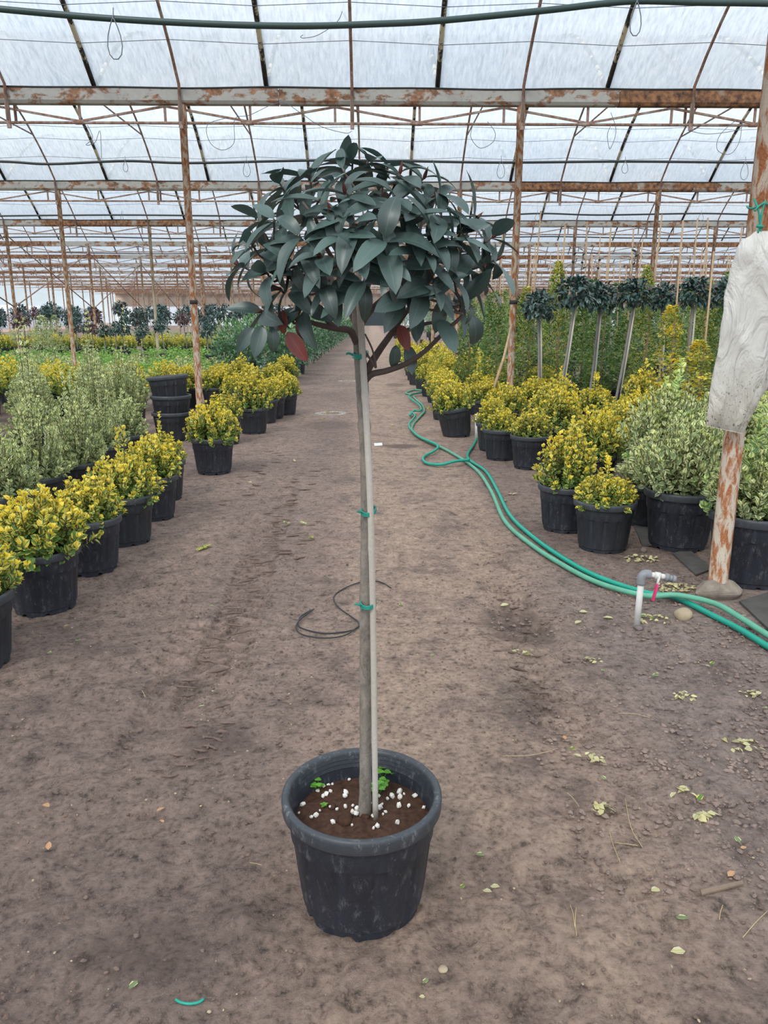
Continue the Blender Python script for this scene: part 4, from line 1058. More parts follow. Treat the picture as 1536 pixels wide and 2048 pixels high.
# main branches: px, py, depth offset
BR = [
    ([(730, 762, .01), (745, 748, 0), (775, 741, -.02), (815, 726, -.05), (850, 702, -.08), (885, 668, -.10), (920, 636, -.12), (938, 615, -.12)], .0085, .0035),
    ([(728, 765, .01), (738, 735, .01), (758, 702, 0), (782, 668, -.01), (806, 632, -.02), (836, 594, -.04), (862, 555, -.05), (884, 505, -.06)], .0100, .0035),
    ([(782, 668, -.01), (815, 660, -.03), (850, 648, -.06), (880, 640, -.08), (905, 610, -.1)], .0055, .0025),
    ([(716, 690, .01), (700, 662, .0), (672, 657, -.02), (640, 650, -.04), (605, 640, -.06), (570, 636, -.09), (540, 642, -.11)], .0095, .003),
    ([(672, 657, -.02), (645, 632, -.04), (620, 605, -.06), (600, 572, -.09), (566, 542, -.12), (548, 505, -.12)], .0065, .003),
    ([(714, 660, .02), (738, 625, .03), (768, 596, .04), (798, 570, .06), (820, 530, .07), (838, 470, .06), (850, 400, .03)], .0090, .003),
    ([(712, 630, .02), (735, 575, .05), (752, 510, .08), (762, 440, .09), (765, 370, .05)], .0075, .003),
    ([(712, 650, .02), (690, 600, .06), (664, 560, .10), (640, 500, .14), (620, 430, .13), (612, 370, .08)], .0075, .003),
    ([(708, 580, .02), (680, 540, 0), (650, 490, -.04), (628, 430, -.08), (606, 405, -.13)], .0065, .0025),
    ([(706, 540, .01), (728, 490, -.04), (748, 440, -.10), (757, 395, -.14)], .0060, .0025),
    ([(712, 640, .03), (720, 590, .10), (735, 540, .18), (745, 470, .24)], .0075, .003),
    ([(798, 570, .06), (840, 560, .12), (890, 530, .17), (930, 490, .17)], .0060, .003),
    ([(664, 560, .10), (610, 550, .15), (560, 520, .16)], .0055, .003),
    ([(720, 690, .0), (742, 720, -.03), (752, 735, -.03), (745, 700, -.04), (730, 668, -.05)], .0030, .002),
]
skel = []
for pl, ra, rb in BR:
    pts = spline([hp(a, b, d_) for a, b, d_ in pl], 6); n = len(pts)
    obj('branch', MB().tube(pts, [ra + (rb - ra) * i / (n - 1) for i in range(n)], 8).mesh('branch', M['bark_up']), hero)
    skel += pts[n // 3:]
skel += [hp(a, b, .012) for a, b in tr_px[-5:]]
# leaf meshes: arching blades with a fold along the midrib
def hero_leaf(name, curl, fold, wave, mat, seed):
    na, nc = 9, 5; V = []; F = []; UV = []
    for i in range(na):
        t = i / (na - 1); wd = .235 * (math.sin(math.pi * min(1, t * .93 + .04)) ** .75) * (1 - .25 * t) * (1 if 0 < i < na - 1 else .08)
        ang = -curl * t; 
        x = t if curl == 0 else math.sin(curl * t) / curl
        z = 0 if curl == 0 else -(1 - math.cos(curl * t)) / curl
        for j in range(nc):
            s_ = j / (nc - 1) * 2 - 1
            V.append((x, s_ * wd, z + fold * abs(s_) * wd + wave * math.sin(t * 9 + s_ * 2) * abs(s_)))
            UV.append((s_ * .5 + .5, t))
    F = [(i * nc + j, (i + 1) * nc + j, (i + 1) * nc + j + 1, i * nc + j + 1) for i in range(na - 1) for j in range(nc - 1)]
    me = pym(name, V, F, mat); uvl = me.uv_layers.new(name='UVMap')
    for lp in me.loops: uvl.data[lp.index].uv = UV[lp.vertex_index]
    ca = me.color_attributes.new('tint', 'FLOAT_COLOR', 'POINT'); r = np.random.RandomState(seed); c = (r.rand(), 0, r.rand(), 1)
    ca.data.foreach_set('color', np.tile(c, len(V)).astype(np.float32))
    return me
HL = [hero_leaf('leaf_blade', c_, f_, w_, M['photinia'], i) for i, (c_, f_, w_) in enumerate(((.5, .30, .006), (.9, .35, .008), (1.3, .25, .006), (.25, .4, .01), (.7, .15, .012), (1.7, .3, .004)))]
RL = [hero_leaf('red_leaf_blade', c_, .35, .012, M['red_leaf'], 20 + i) for i, c_ in enumerate((.5, .9))]
tips_px = [(590, 399), (502, 487), (622, 348), (848, 356), (770, 476), (905, 478), (985, 474), (926, 500), (728, 563), (561, 578), (684, 338), (738, 318), (800, 346), (705, 322), (775, 330), (662, 425), (706, 448), (822, 432), (640, 512), (600, 470), (882, 424), (950, 440), (548, 438), (532, 545), (524, 622), (650, 572), (866, 566), (906, 556), (960, 556), (785, 530), (846, 506), (716, 506), (560, 368), (575, 520), (640, 398), (750, 400), (690, 385), (880, 385), (930, 600), (480, 530), (790, 392), (865, 470), (745, 510), (815, 590), (600, 620), (990, 520), (680, 470), (925, 455)]
ctr = (738, 505)
twig = MB(); nleaf = 0
def rosette(c, axis, n, size, bud, down=.25):
    global nleaf
    axis = axis.normalized()
    a1 = axis.orthogonal().normalized(); a2 = axis.cross(a1); ph0 = hr.rand() * 6.28
    for k in range(n):
        ph = ph0 + k * 2.39996; op = (.55 + .75 * (k + 1) / n) + hr.uniform(-.15, .15)
        side = a1 * math.cos(ph) + a2 * math.sin(ph)
        d_ = (axis * math.cos(op) + side * math.sin(op)); d_.z -= down * hr.uniform(.4, 1.3); d_.normalize()
        up = (axis * .8 - side * .35 + Vector((0, 0, .75)) + Vector(hr.randn(3) * .15)); up = up - d_ * up.dot(d_)
        if up.length < .05: up = d_.orthogonal()
        up.normalize(); y_ = up.cross(d_).normalized(); s_ = size * hr.uniform(.72, 1.18) * (.8 if k == 0 else 1)
        m = Matrix((d_, y_, up)).transposed().to_4x4()
        o = obj('leaf', HL[hr.randint(0, 6)], hero); o.matrix_local = Matrix.Translation(c - axis * .006 * k) @ m @ Matrix.Diagonal((s_, s_ * hr.uniform(.76, 1.05), s_, 1)); nleaf += 1
    if bud:
        o = obj('bud', MB().lathe([(.0002, -.004), (.0035, .0), (.0042, .006), (.0025, .016), (.0003, .024)], 7).mesh('bud', M['red_leaf']), hero)
        o.matrix_local = Matrix.Translation(c) @ axis.to_track_quat('Z', 'Y').to_matrix().to_4x4()
def link(c):
    q = min(skel, key=lambda p: (p - c).length + .5 * max(0, p.z - c.z))
    mid = q.lerp(c, .5) + Vector((0, 0, -.02)); twig.tube(spline([q, mid, c], 4), lerp_list([.0035, .0022], 9), 5)
cc = hp(*ctr)
for i, (a, b) in enumerate(tips_px):
    u = (a - ctr[0]) / 262; v = (ctr[1] - b) / (185 if b < ctr[1] else 150); q = min(.98, math.hypot(u, v))
    dep = -math.sqrt(1 - q * q) * .29 * (1 if i % 7 else .35)
    c = hp(a, b, dep); ax = Vector((u * .9, dep / .29 * .75, v * .7 + .45))
    link(c); rosette(c, ax, 6 if i % 3 else 5, .094 if i % 4 else .108, i % 3 == 0, .25 + .22 * max(0, v))
for i in range(12):                              # far side of the crown
    a = hr.uniform(0, math.pi); zz = hr.uniform(-.25, .9); rr = math.sqrt(max(.05, 1 - zz * zz))
    c = cc + Vector((.29 * rr * math.cos(a), .27 * rr * math.sin(a) + .03, .22 * zz)); ax = (c - cc).normalized() + Vector((0, 0, .5))
    link(c); rosette(c, ax, 4, .090, False)
obj('twigs', twig.mesh('twigs', M['bark_up']), hero)
for a, b, dep, d_, s_, k in ((574, 664, -.12, (.55, -.3, -.8), .078, 0), (566, 620, -.13, (-.1, -.2, -.9), .055, 1), (597, 640, -.11, (.15, -.3, -.9), .045, 1), (603, 662, -.11, (.5, -.2, -.6), .035, 0), (800, 650, -.05, (.25, -.5, -.8), .065, 0)):
    d_ = Vector(d_).normalized(); up = Vector((-.2, -1, .3)); up = (up - d_ * up.dot(d_)).normalized(); y_ = up.cross(d_)
    o = obj('red_leaf', RL[k], hero); o['label'] = 'old red leaf'; o.matrix_local = Matrix.Translation(hp(a, b, dep)) @ Matrix((d_, y_, up)).transposed().to_4x4() @ Matrix.Diagonal((s_, s_ * 1.1, s_, 1))
for a, b, dep, d_, s_ in ((792, 690, -.04, (-.05, -.3, -.9), .06), (815, 690, -.03, (.15, -.3, -.8), .07), (880, 640, -.1, (.2, -.4, -.3), .09), (945, 632, -.12, (.3, -.3, -.8), .08), (525, 650, -.11, (-.2, -.4, -.8), .075), (508, 655, -.11, (-.5, -.3, -.6), .07), (545, 655, -.11, (.1, -.4, -.8), .06), (833, 620, -.05, (0, -.4, -.9), .075), (884, 600, -.08, (-.15, -.4, -.9), .075)):
    d_ = Vector(d_).normalized(); up = Vector((.2, -1, .5)); up = (up - d_ * up.dot(d_)).normalized(); y_ = up.cross(d_)
    o = obj('leaf', HL[nleaf % 6], hero); nleaf += 1
    o.matrix_local = Matrix.Translation(hp(a, b, dep)) @ Matrix((d_, y_, up)).transposed().to_4x4() @ Matrix.Diagonal((s_, s_ * 1.1, s_, 1))

# ================================================================== THINGS ON THE GROUND
# hoses
def hose(px, mat, rad, label, z=None):
    pts = spline([G(a, b) + Vector((0, 0, rad + .006 + (0 if z is None else z[i]))) for i, (a, b) in enumerate(px)], 8)
    tag(obj('garden_hose', MB().tube(pts, rad, 8).mesh('garden_hose', mat)), label, 'hose')
hose([(1640, 1350), (1536, 1284), (1478, 1252), (1425, 1226), (1350, 1208), (1290, 1201), (1200, 1172), (1130, 1137), (1060, 1092), (1010, 1046), (984, 990), (960, 952), (932, 928), (900, 908), (880, 898), (850, 884), (826, 868), (826, 852), (842, 834), (849, 824), (844, 812), (834, 803), (822, 792), (812, 788), (828, 782), (846, 783)],
     M['hose_pale'], .0165, 'faded pale green hose running the whole way beside the teal one', [.01, .012, .026, .038, .038, .014] + [0] * 20)
hose([(1640, 1362), (1536, 1302), (1478, 1266), (1425, 1238), (1350, 1200), (1290, 1190), (1200, 1160), (1135, 1126), (1068, 1080), (1020, 1034), (994, 984), (972, 948), (946, 930), (936, 921), (936, 911), (946, 896), (953, 882)],
     M['hose'], .0165, 'teal green hose running to the white riser pipe beside the pots')
hose([(938, 931), (910, 934), (884, 936), (856, 932), (846, 924), (850, 916), (868, 909), (876, 902), (862, 894), (840, 884), (824, 870), (818, 858), (826, 846), (830, 838), (822, 832), (820, 838), (828, 829), (842, 828), (838, 816), (824, 806), (818, 799), (826, 794), (843, 791)],
     M['hose'], .0165, 'teal hose lying in a loop and winding away up the path', [.036, .036, .012, 0, 0, 0, .016] + [.036] * 16)
# white riser pipe at the hose fork
p = G(953, 882)
t = thing('riser_pipe', 'short white riser pipe standing between black pots at the hose fork', 'pipe', p)
obj('pipe', MB().tube([(0, 0, -.02), (-.01, 0, .32)], .02, 8).mesh('riser', M['white_pvc']), t); obj('cap', MB().tube([(-.01, 0, .31), (-.01, 0, .345)], .026, 8).mesh('riser_cap', M['white_pvc']), t)
# standpipe with tap
p = G(1273, 1252); top = PY(1277, 1150, p.y); hgt = top.z - p.z
t = thing('garden_tap', 'white standpipe tap with a pink lever handle beside the green hoses', 'tap', p)
obj('standpipe', MB().tube([(0, 0, -.02), (.004, 0, hgt - .03)], .0165, 12).mesh('standpipe', M['white_pvc']), t)
el = spline([(.004, 0, hgt - .05), (.006, 0, hgt - .012), (.022, 0, hgt + .004), (.05, -.004, hgt + .003)], 6)
obj('elbow', MB().tube(el, [.024] * len(el), 12).mesh('elbow', M['grey_pvc']), t)
body = obj('valve_body', MB().tube([(.045, -.004, hgt + .003), (.05, -.004, hgt + .003)], .019, 10).tube([(.05, -.004, hgt + .003), (.075, -.006, hgt - .001)], .015, 10).tube([(.07, -.006, hgt), (.098, -.008, hgt - .004)], .0195, 8).tube([(.098, -.008, hgt - .004), (.125, -.010, hgt - .009)], .015, 10).mesh('valve_body', M['white_pvc']), t)
obj('coupling', MB().tube([(.122, -.010, hgt - .008), (.142, -.012, hgt - .012)], .022, 8).tube([(.142, -.012, hgt - .012), (.162, -.014, hgt - .017)], .017, 10).tube([(.160, -.014, hgt - .0165), (.176, -.015, hgt - .020)], .020, 12).mesh('coupling', M['grey_pvc']), t)
obj('valve_stem', MB().tube([(.085, -.026, hgt - .002), (.083, -.034, hgt - .006)], .008, 8).bar((.083, -.034, hgt), (.072, -.040, hgt - .045), .014, .004).mesh('valve_stem', M['white_pvc']), t)
hd = obj('lever_handle', MB().bar((.075, -.041, hgt - .035), (.056, -.046, hgt - .128), .022, .009).mesh('lever_handle', M['pink']), t)
hm = hd.data; bpy_b = hd.modifiers.new('bevel', 'BEVEL'); bpy_b.width = .004; bpy_b.segments = 2
lt = MB()
for i in range(7):
    f = (i + .8) / 8.5; a = Vector((.075, -.0465, hgt - .035)).lerp(Vector((.056, -.0515, hgt - .128)), f)
    lt.bar(a + Vector((-.005, 0, .001)), a + Vector((.005, 0, -.001)), .003, .001)
    if i % 2: lt.bar(a + Vector((-.004, 0, .001)), a + Vector((-.002, 0, -.008)), .0025, .001)
obj('lettering', lt.mesh('lettering', M['ink'], False), hd)
obj('base_stone', pym('base_stone', *lump(300, .030, .5), M['stone_grey'], True), t, loc=(.0, -.03, .004))
# stones, footing, boards
def stone(px, py, s_, label, mat, sx=1.0, flat=.7, seed=1, name='stone'):
    V, F = lump(seed, s_, flat)
    me = pym(name, V, F, mat); p = G(px, py); o = obj(name, me, loc=(p.x, p.y, p.z + s_ * flat * .55), scale=(sx, 1, 1)); tag(o, label, 'stone')
    md = o.modifiers.new('round', 'SUBSURF'); md.levels = 2; md.render_levels = 2
    return o
stone(1367, 1236, .058, 'pale tan stone lying in front of the green hoses', M['stone'], 1.25, .75, 311)
stone(1287, 1102, .032, 'small brown grey stone beside the wide black pot', M['stone_grey'], 1.1, .8, 312)
stone(886, 1945, .016, 'small flat grey pebble on the bare earth before the potted tree', M['stone'], 1.2, .5, 313)
p0 = PZ(1432, 1196); foot = obj('footing', pym('footing', *lump(326, .140, .62), M['concrete'], False), POSTS[(0, 1)], loc=(-.01, -.02, .03), scale=(1.05, .8, 1)); foot['label'] = 'rough concrete lump round the post foot'
md = foot.modifiers.new('round', 'BEVEL'); md.width = .015; md.segments = 2
def board(quad, th, label, mat, cat='board', name='board'):
    q = [G(*c_) for c_ in quad]; V = [v + Vector((0, 0, .004)) for v in q] + [v + Vector((0, 0, .004 + th)) for v in q]
    o = obj(name, pym(name, V, [(3, 2, 1, 0), (4, 5, 6, 7), (0, 1, 5, 4), (1, 2, 6, 5), (2, 3, 7, 6), (3, 0, 4, 7)], mat, False)); tag(o, label, cat); return o
board([(1478, 1208), (1572, 1296), (1640, 1270), (1540, 1190)], .012, 'dark weathered board on the ground at the foot of the widest pot', M['board'])
board([(1345, 1108), (1392, 1152), (1425, 1140), (1375, 1098)], .010, 'dark thin board wedged between the two wide black pots', M['board'])
board([(1265, 1045), (1285, 1092), (1310, 1090), (1290, 1040)], .010, 'narrow dark board behind the low golden green shrub pot', M['board'])
board([(1400, 1786), (1403, 1795), (1487, 1772), (1484, 1765)], .006, 'flat brown wood splinter lying on the gravel', M['wood'], 'splinter', 'wood_splinter')
board([(748, 889), (749, 894), (765, 893), (764, 888)], .008, 'small white scrap lying in the damp patch on the path', M['card'], 'scrap', 'white_scrap')
# hanging bag
def build_bag():
    yb = PZ(1432, 1190).y - .122
    lev = [  # py, left px, right px, thickness
        (462, 1512, 1540, .02), (472, 1500, 1552, .03), (482, 1482, 1566, .05), (500, 1473, 1578, .075), (540, 1464, 1586, .095), (600, 1451, 1588, .10), (660, 1443, 1584, .10), (700, 1438, 1572, .10), (740, 1431, 1552, .095), (780, 1423, 1530, .085), (815, 1417, 1508, .07), (838, 1413, 1497, .05), (852, 1412, 1489, .03), (860, 1413, 1485, .012)]
    n = 56; V = []; F = []; o0 = PY(1445, 868, yb)
    fin = []
    for i in range(len(lev) - 1):
        for k in range(4): fin.append([lev[i][j] + (lev[i + 1][j] - lev[i][j]) * k / 4 for j in range(4)])
    fin.append(lev[-1])
    for i, (py, l_, r_, th) in enumerate(fin):
        tilt = .10
        for k in range(n):
            a = 2 * math.pi * k / n; c_ = math.cos(a)
            px = (l_ + r_) / 2 + (r_ - l_) / 2 * c_
            pyy = py + tilt * (px - (l_ + r_) / 2) * (i / len(fin)) * 2.2
            p = PY(px, pyy, yb)
            fold = .016 * math.sin(px * .13 + py * .02) * max(.25, 1 - (py - 460) / 330) + .045 * float(vnoise(px * .03, py * .012 + k * 0, 88)) + .020 * float(vnoise(px * .09, py * .035, 89))
            p.y -= math.sin(a) * th * .55 + (fold if math.sin(a) > -.2 else 0) * min(1, th * 14)
            V.append(p - o0)
    m = len(fin)
    F = [(i * n + k, i * n + (k + 1) % n, (i + 1) * n + (k + 1) % n, (i + 1) * n + k) for i in range(m - 1) for k in range(n)]
    F += [tuple(range(n)), tuple((m - 1) * n + k for k in range(n - 1, -1, -1))]
    t = thing('hanging_bag', 'dirty white plastic bag tied to the thick rusty post with green string', 'bag', o0)
    obj('sack', pym('sack', V, F, M['bag']), t)
    s_ = MB(); q = [(1512, 400), (1520, 425), (1518, 452), (1522, 468)]
    def b(px, py, dy=-.005): return PY(px, py, yb + dy) - o0
    s_.tube(spline([b(1508, 398, .03), b(1517, 420), b(1520, 450), b(1522, 466)], 5), .0055, 6)
    s_.tube(spline([b(1530, 402, .03), b(1524, 425), b(1520, 450), b(1516, 466)], 5), .005, 6)
    s_.tube(spline([b(1509, 422, -.01), b(1518, 412, -.01), b(1528, 405, .01)], 5), .005, 6)
    s_.tube([b(1514, 452, -.008), b(1526, 454, -.008)], .009, 6)
    ring = [PZ(1432, 1190) + Vector((.064 * math.cos(a), .064 * math.sin(a), 0)) for a in np.linspace(0, 6.283, 20)]
    z0 = PY(1518, 408, yb).z
    s_.tube([Vector((v.x, v.y, z0 + .01 * math.sin(j))) - o0 for j, v in enumerate(ring)], .005, 6)
    obj('string', s_.mesh('string', M['teal']), t)
build_bag()
# black wire coil on the ground behind the tree
pts = [(782, 1180), (766, 1170), (750, 1166), (720, 1169), (695, 1178), (672, 1192), (668, 1206), (680, 1222), (700, 1236), (717, 1250), (712, 1262), (680, 1269), (645, 1270), (612, 1263), (597, 1254), (602, 1238), (628, 1224), (605, 1240), (592, 1258), (605, 1274), (650, 1281), (690, 1276), (718, 1258)]
tag(obj('wire_coil', MB().tube(spline([G(a, b) + Vector((0, 0, .007 + .004 * (i > 14))) for i, (a, b) in enumerate(pts)], 6), .0038, 6).mesh('wire_coil', M['pipe_black'])), 'thin black tubing lying in a loose coil behind the potted tree', 'tubing')
# green strap end near the camera
pts = [(352, 2008), (362, 2014), (380, 2017), (398, 2014), (408, 2007)]
tag(obj('green_strap', MB().tube(spline([G(a, b) + Vector((0, 0, .008)) for a, b in pts], 5), .0035, 6).mesh('green_strap', M['hose'])), 'short curved green strap lying on the earth in front of the potted tree', 'strap')

# gravel and crumbs (uncountable)
def gravel(name, n, region, size, mat, seed, label):
    r = np.random.RandomState(seed); mb_V = []; mb_F = []
    base = [lump(400 + i, 1.0, .6) for i in range(5)]; off = 0; Vs = []; Fs = []
    c = 0
    circ = [(o.location.x, o.location.y, .21 * max([1.0] + [c_.scale[0] for c_ in o.children if c_.name.startswith('pot')])) for o in COL.objects if o.parent is None and o.name.startswith('potted_') and o.location.y < 6] + [(POSTS[(0, 1)].location.x, POSTS[(0, 1)].location.y, .17)] + [(o.location.x, o.location.y, .06) for o in COL.objects if o.name.startswith(('garden_tap', 'stone'))]
    quads = [([v.co.x for v in o.data.vertices], [v.co.y for v in o.data.vertices]) for o in COL.objects if o.name.startswith(('board', 'wood_splinter'))]
    quads = [(min(a) - .01, max(a) + .01, min(b) - .01, max(b) + .01) for a, b in quads]
    while c < n:
        x = r.uniform(region[0], region[1]); y = region[2] * (region[3] / region[2]) ** r.rand()
        if float(vnoise(x * 1.7, y * 1.7, 15)) + .5 + region[4] * (x - region[0]) / (region[1] - region[0]) < r.rand() * 1.15: continue
        if any((x - a) ** 2 + (y - b) ** 2 < q * q for a, b, q in circ) or any(a < x < b and d_ < y < e for a, b, d_, e in quads): continue
        V, F = base[c % 5]; s_ = size * (.35 + r.rand() ** 3 * 1.9); a = r.rand() * 6.28
        V = np.array(V) * s_ * np.array([1, r.uniform(.6, 1), 1]); V = np.stack([V[:, 0] * math.cos(a) - V[:, 1] * math.sin(a), V[:, 0] * math.sin(a) + V[:, 1] * math.cos(a), V[:, 2]], -1)
        V += np.array([x, y, float(gh(x, y)) + s_ * .25]); Vs.append(V); Fs += [tuple(q + off for q in f) for f in F]; off += len(V); c += 1
    o = obj(name, pym(name, np.concatenate(Vs), Fs, mat, False), kind='stuff'); tag(o, label, 'gravel')
gravel('gravel', 12500, (.6, 2.6, 1.75, 4.6, .5), .0058, M['gravel'], 1, 'scattered grey brown gravel on the right of the path around the tap')
gravel('soil_crumbs', 6000, (-2.2, 1.6, 1.4, 5.0, .1), .0042, M['crumb'], 2, 'dark crumbs of soil strewn over the earth path')
gravel('pale_grit', 1500, (-2.0, 2.4, 1.4, 5.0, .2), .0026, M['stone'], 3, 'pale grit specks strewn over the earth path')

# fallen leaves, twigs, straw
def fleaf(name, mat, seed, l_=1.0, w_=.3):
    r = np.random.RandomState(seed)
    return cloud(name, np.zeros((1, 3)), np.array([[1.0, 0, .02]]), np.array([[0, 0, 1.0]]), [l_], [w_], [(r.rand(), .3, r.rand())], mat, -.10, .35)
FL = {'green': fleaf('fallen_leaf', M['silver'], 1), 'dry': fleaf('fallen_leaf', M['dry_leaf'], 2), 'gold': fleaf('fallen_leaf', M['gold'], 3), 'brown': fleaf('fallen_leaf', m_leaf('brown_leaf', (.45, .25, .13), None, None, rough=.6), 4)}
FLL = {'green': 'single pale green leaf fallen on the earth path', 'dry': 'single dry straw coloured leaf fallen on the ground', 'gold': 'single bright yellow leaf fallen on the earth', 'brown': 'single curled brown orange leaf fallen on the earth'}
for px, py, k, s_ in [(393, 1419, 'green', .045), (430, 1214, 'green', .035), (157, 1280, 'green', .04), (128, 1254, 'brown', .03), (95, 1306, 'green', .03), (87, 1613, 'brown', .035), (97, 1707, 'brown', .03), (329, 1622, 'brown', .03), (329, 1652, 'brown', .018), (970, 1716, 'green', .035), (264, 1466, 'gold', .022), (276, 1971, 'green', .03), (765, 1443, 'gold', .022), (802, 1216, 'gold', .028), (790, 852, 'green', .08), (455, 968, 'dry', .06), (505, 967, 'dry', .05), (575, 935, 'dry', .06), (590, 925, 'dry', .05), (640, 840, 'gold', .09), (602, 838, 'gold', .08), (1130, 1483, 'brown', .03), (1150, 1500, 'gold', .03), (1395, 1605, 'gold', .035), (1213, 1564, 'green', .025), (1455, 1758, 'brown', .03), (845, 1977, 'green', .02), (1350, 1842, 'green', .035), (1370, 1910, 'dry', .04), (1204, 1345, 'green', .025), (863, 1318, 'green', .02), (1000, 1215, 'dry', .05), (1315, 1352, 'green', .04), (1320, 1350, 'dry', .03), (1525, 1415, 'green', .03), (1280, 1235, 'green', .05), (1300, 1240, 'gold', .04), (1175, 1226, 'dry', .05), (1205, 1237, 'dry', .06), (1150, 1250, 'dry', .05), (1420, 1332, 'gold', .035), (1422, 1336, 'dry', .03), (1016, 988, 'dry', .07), (1024, 990, 'dry', .06), (1014, 1001, 'green', .05), (1480, 1690, 'green', .03), (1318, 1785, 'dry', .035), (1480, 1700, 'brown', .02), (920, 1784, 'gold', .02), (965, 1788, 'dry', .03), (850, 2004, 'dry', .015), (980, 1780, 'dry', .03)]:
    p = G(px, py); o = obj('fallen_leaf', FL[k], loc=(p.x, p.y, p.z + .010), rot=(hr.uniform(-.2, .2), hr.uniform(-.25, .1), hr.rand() * 6.28), scale=(s_, s_, s_)); tag(o, FLL[k], 'leaf', FLL[k].replace('single ', '').replace('leaf', 'leaves'))
def sprig(px, py, ang, n, ln, mat, label, w_=.36, lf=.022, group=None):
    p = G(px, py); t = thing('fallen_sprig', label, 'sprig', (p.x, p.y, p.z + .008), (0, 0, ang), group)
    P = []; D = []
    for j in range(n):
        for sg in (-1, 1): P.append((ln * j / n, 0, .004)); D.append((.75, sg * .8, .25 + .2 * hr.rand()))
    m = len(P)
    obj('leaves', cloud('sprig', np.array(P), np.array(D), np.tile([0, 0, 1.0], (m, 1)) + .3 * hr.randn(m, 3), np.full(m, lf), np.full(m, lf * w_), np.stack([hr.rand(m), np.full(m, .4), hr.rand(m)], -1), mat, .1, .25), t, kind='stuff')
    obj('stem', MB().tube([(-.02, 0, .003), (ln, 0, .003)], .0012, 4).mesh('sprig_stem', M['straw']), t)
sprig(397, 1103, R(68), 7, .13, M['gold'], 'large variegated sprig fallen on the track left of the potted tree', lf=.034)
sprig(566, 1047, R(-40), 5, .075, M['silver'], 'pale wilted sprig on the tyre track, left of a similar one', lf=.026)
sprig(600, 1047, R(-45), 5, .065, M['silver'], 'pale wilted sprig on the tyre track above a small golden rosette', lf=.024)
sprig(617, 1078, R(10), 3, .03, M['gold'], 'small golden leaf rosette dropped on the tyre track', lf=.026)
def pile(px, py, n, rad, label, lf=.03, mat='dry_leaf'):
    p = G(px, py); a = hr.rand(n) * 6.28; r_ = rad * np.sqrt(hr.rand(n))
    P = np.stack([r_ * np.cos(a) * 1.4, r_ * np.sin(a), .004 + .02 * hr.rand(n) * (1 - r_ / rad)], -1); D = np.stack([np.cos(a * 3.1), np.sin(a * 3.1), .2 * hr.randn(n)], -1)
    o = obj('leaf_litter', cloud('leaf_litter', P, D, np.tile([0, 0, 1.0], (n, 1)) + .35 * hr.randn(n, 3), lf * (.6 + .7 * hr.rand(n)), lf * .28 * (.6 + .7 * hr.rand(n)), np.stack([hr.rand(n), np.full(n, .3), hr.rand(n)], -1), M[mat], .15, .3), loc=(p.x, p.y, p.z + .008), kind=None)
    tag(o, label, 'leaf litter')
pile(1283, 1118, 60, .075, 'small heap of cream leaf litter before the wide black pot')
pile(1352, 1177, 150, .080, 'dry yellow moss like litter between tap and concrete lump', .022)
pile(1302, 1240, 26, .06, 'scattered yellow green litter at the foot of the tap')
pile(1183, 1324, 14, .03, 'little clump of dry yellow leaves on gravel beyond the tap', .026)
pile(1365, 1396, 22, .035, 'flattened yellow leaf clump alone on the gravel', .022)
pile(1490, 1496, 20, .05, 'larger cream dry leaf clump at the gravel edge', .034)
pile(1507, 1390, 16, .035, 'dry leaf clump on gravel in line with the dark board', .026)
pile(1182, 1520, 12, .025, 'small yellow green leaf clump on bare earth', .026)
pile(1196, 1620, 10, .025, 'small star of pale leaf bits on bare earth', .032)
pile(1408, 1633, 8, .022, 'pale green crumpled leaves on the gravel patch', .036)
pile(1366, 1588, 7, .02, 'thin pale green crumpled bits on dark gravel', .03)
pile(1050, 1308, 9, .03, 'dry pale curled leaves on the dark damp patch', .034)
pile(662, 826, 60, .16, 'yellow moss patch growing in the nearer pale ring on the path', .03)
pile(697, 762, 60, .16, 'yellow moss patch growing in the farther pale ring on the path', .03)
for i, (a, b, c_) in enumerate([((1250, 1600), (1262, 1660), (1285, 1700)), ((1218, 1665), (1226, 1695), (1240, 1730)), ((1230, 1690), (1252, 1693), (1275, 1696)), ((1152, 1820), (1150, 1850), (1153, 1878)), ((1140, 1815), (1146, 1835), (1149, 1860)), ((1134, 1590), (1145, 1600), (1158, 1618)), ((1005, 1517), (1060, 1515), (1110, 1503)), ((1236, 1428), (1270, 1430), (1300, 1438)), ((1445, 1815), (1440, 1830), (1438, 1845)), ((1535, 1825), (1510, 1850), (1485, 1880)), ((500, 1732), (512, 1734), (524, 1737)), ((284, 1382), (288, 1390), (291, 1396))]):
    tag(obj('straw', MB().tube(spline([G(*q) + Vector((0, 0, .008)) for q in (a, b, c_)], 4), .0011, 4).mesh('straw', M['straw'])), 'thin dry straw stalk lying on the earth', 'straw', 'straw stalks on the ground')

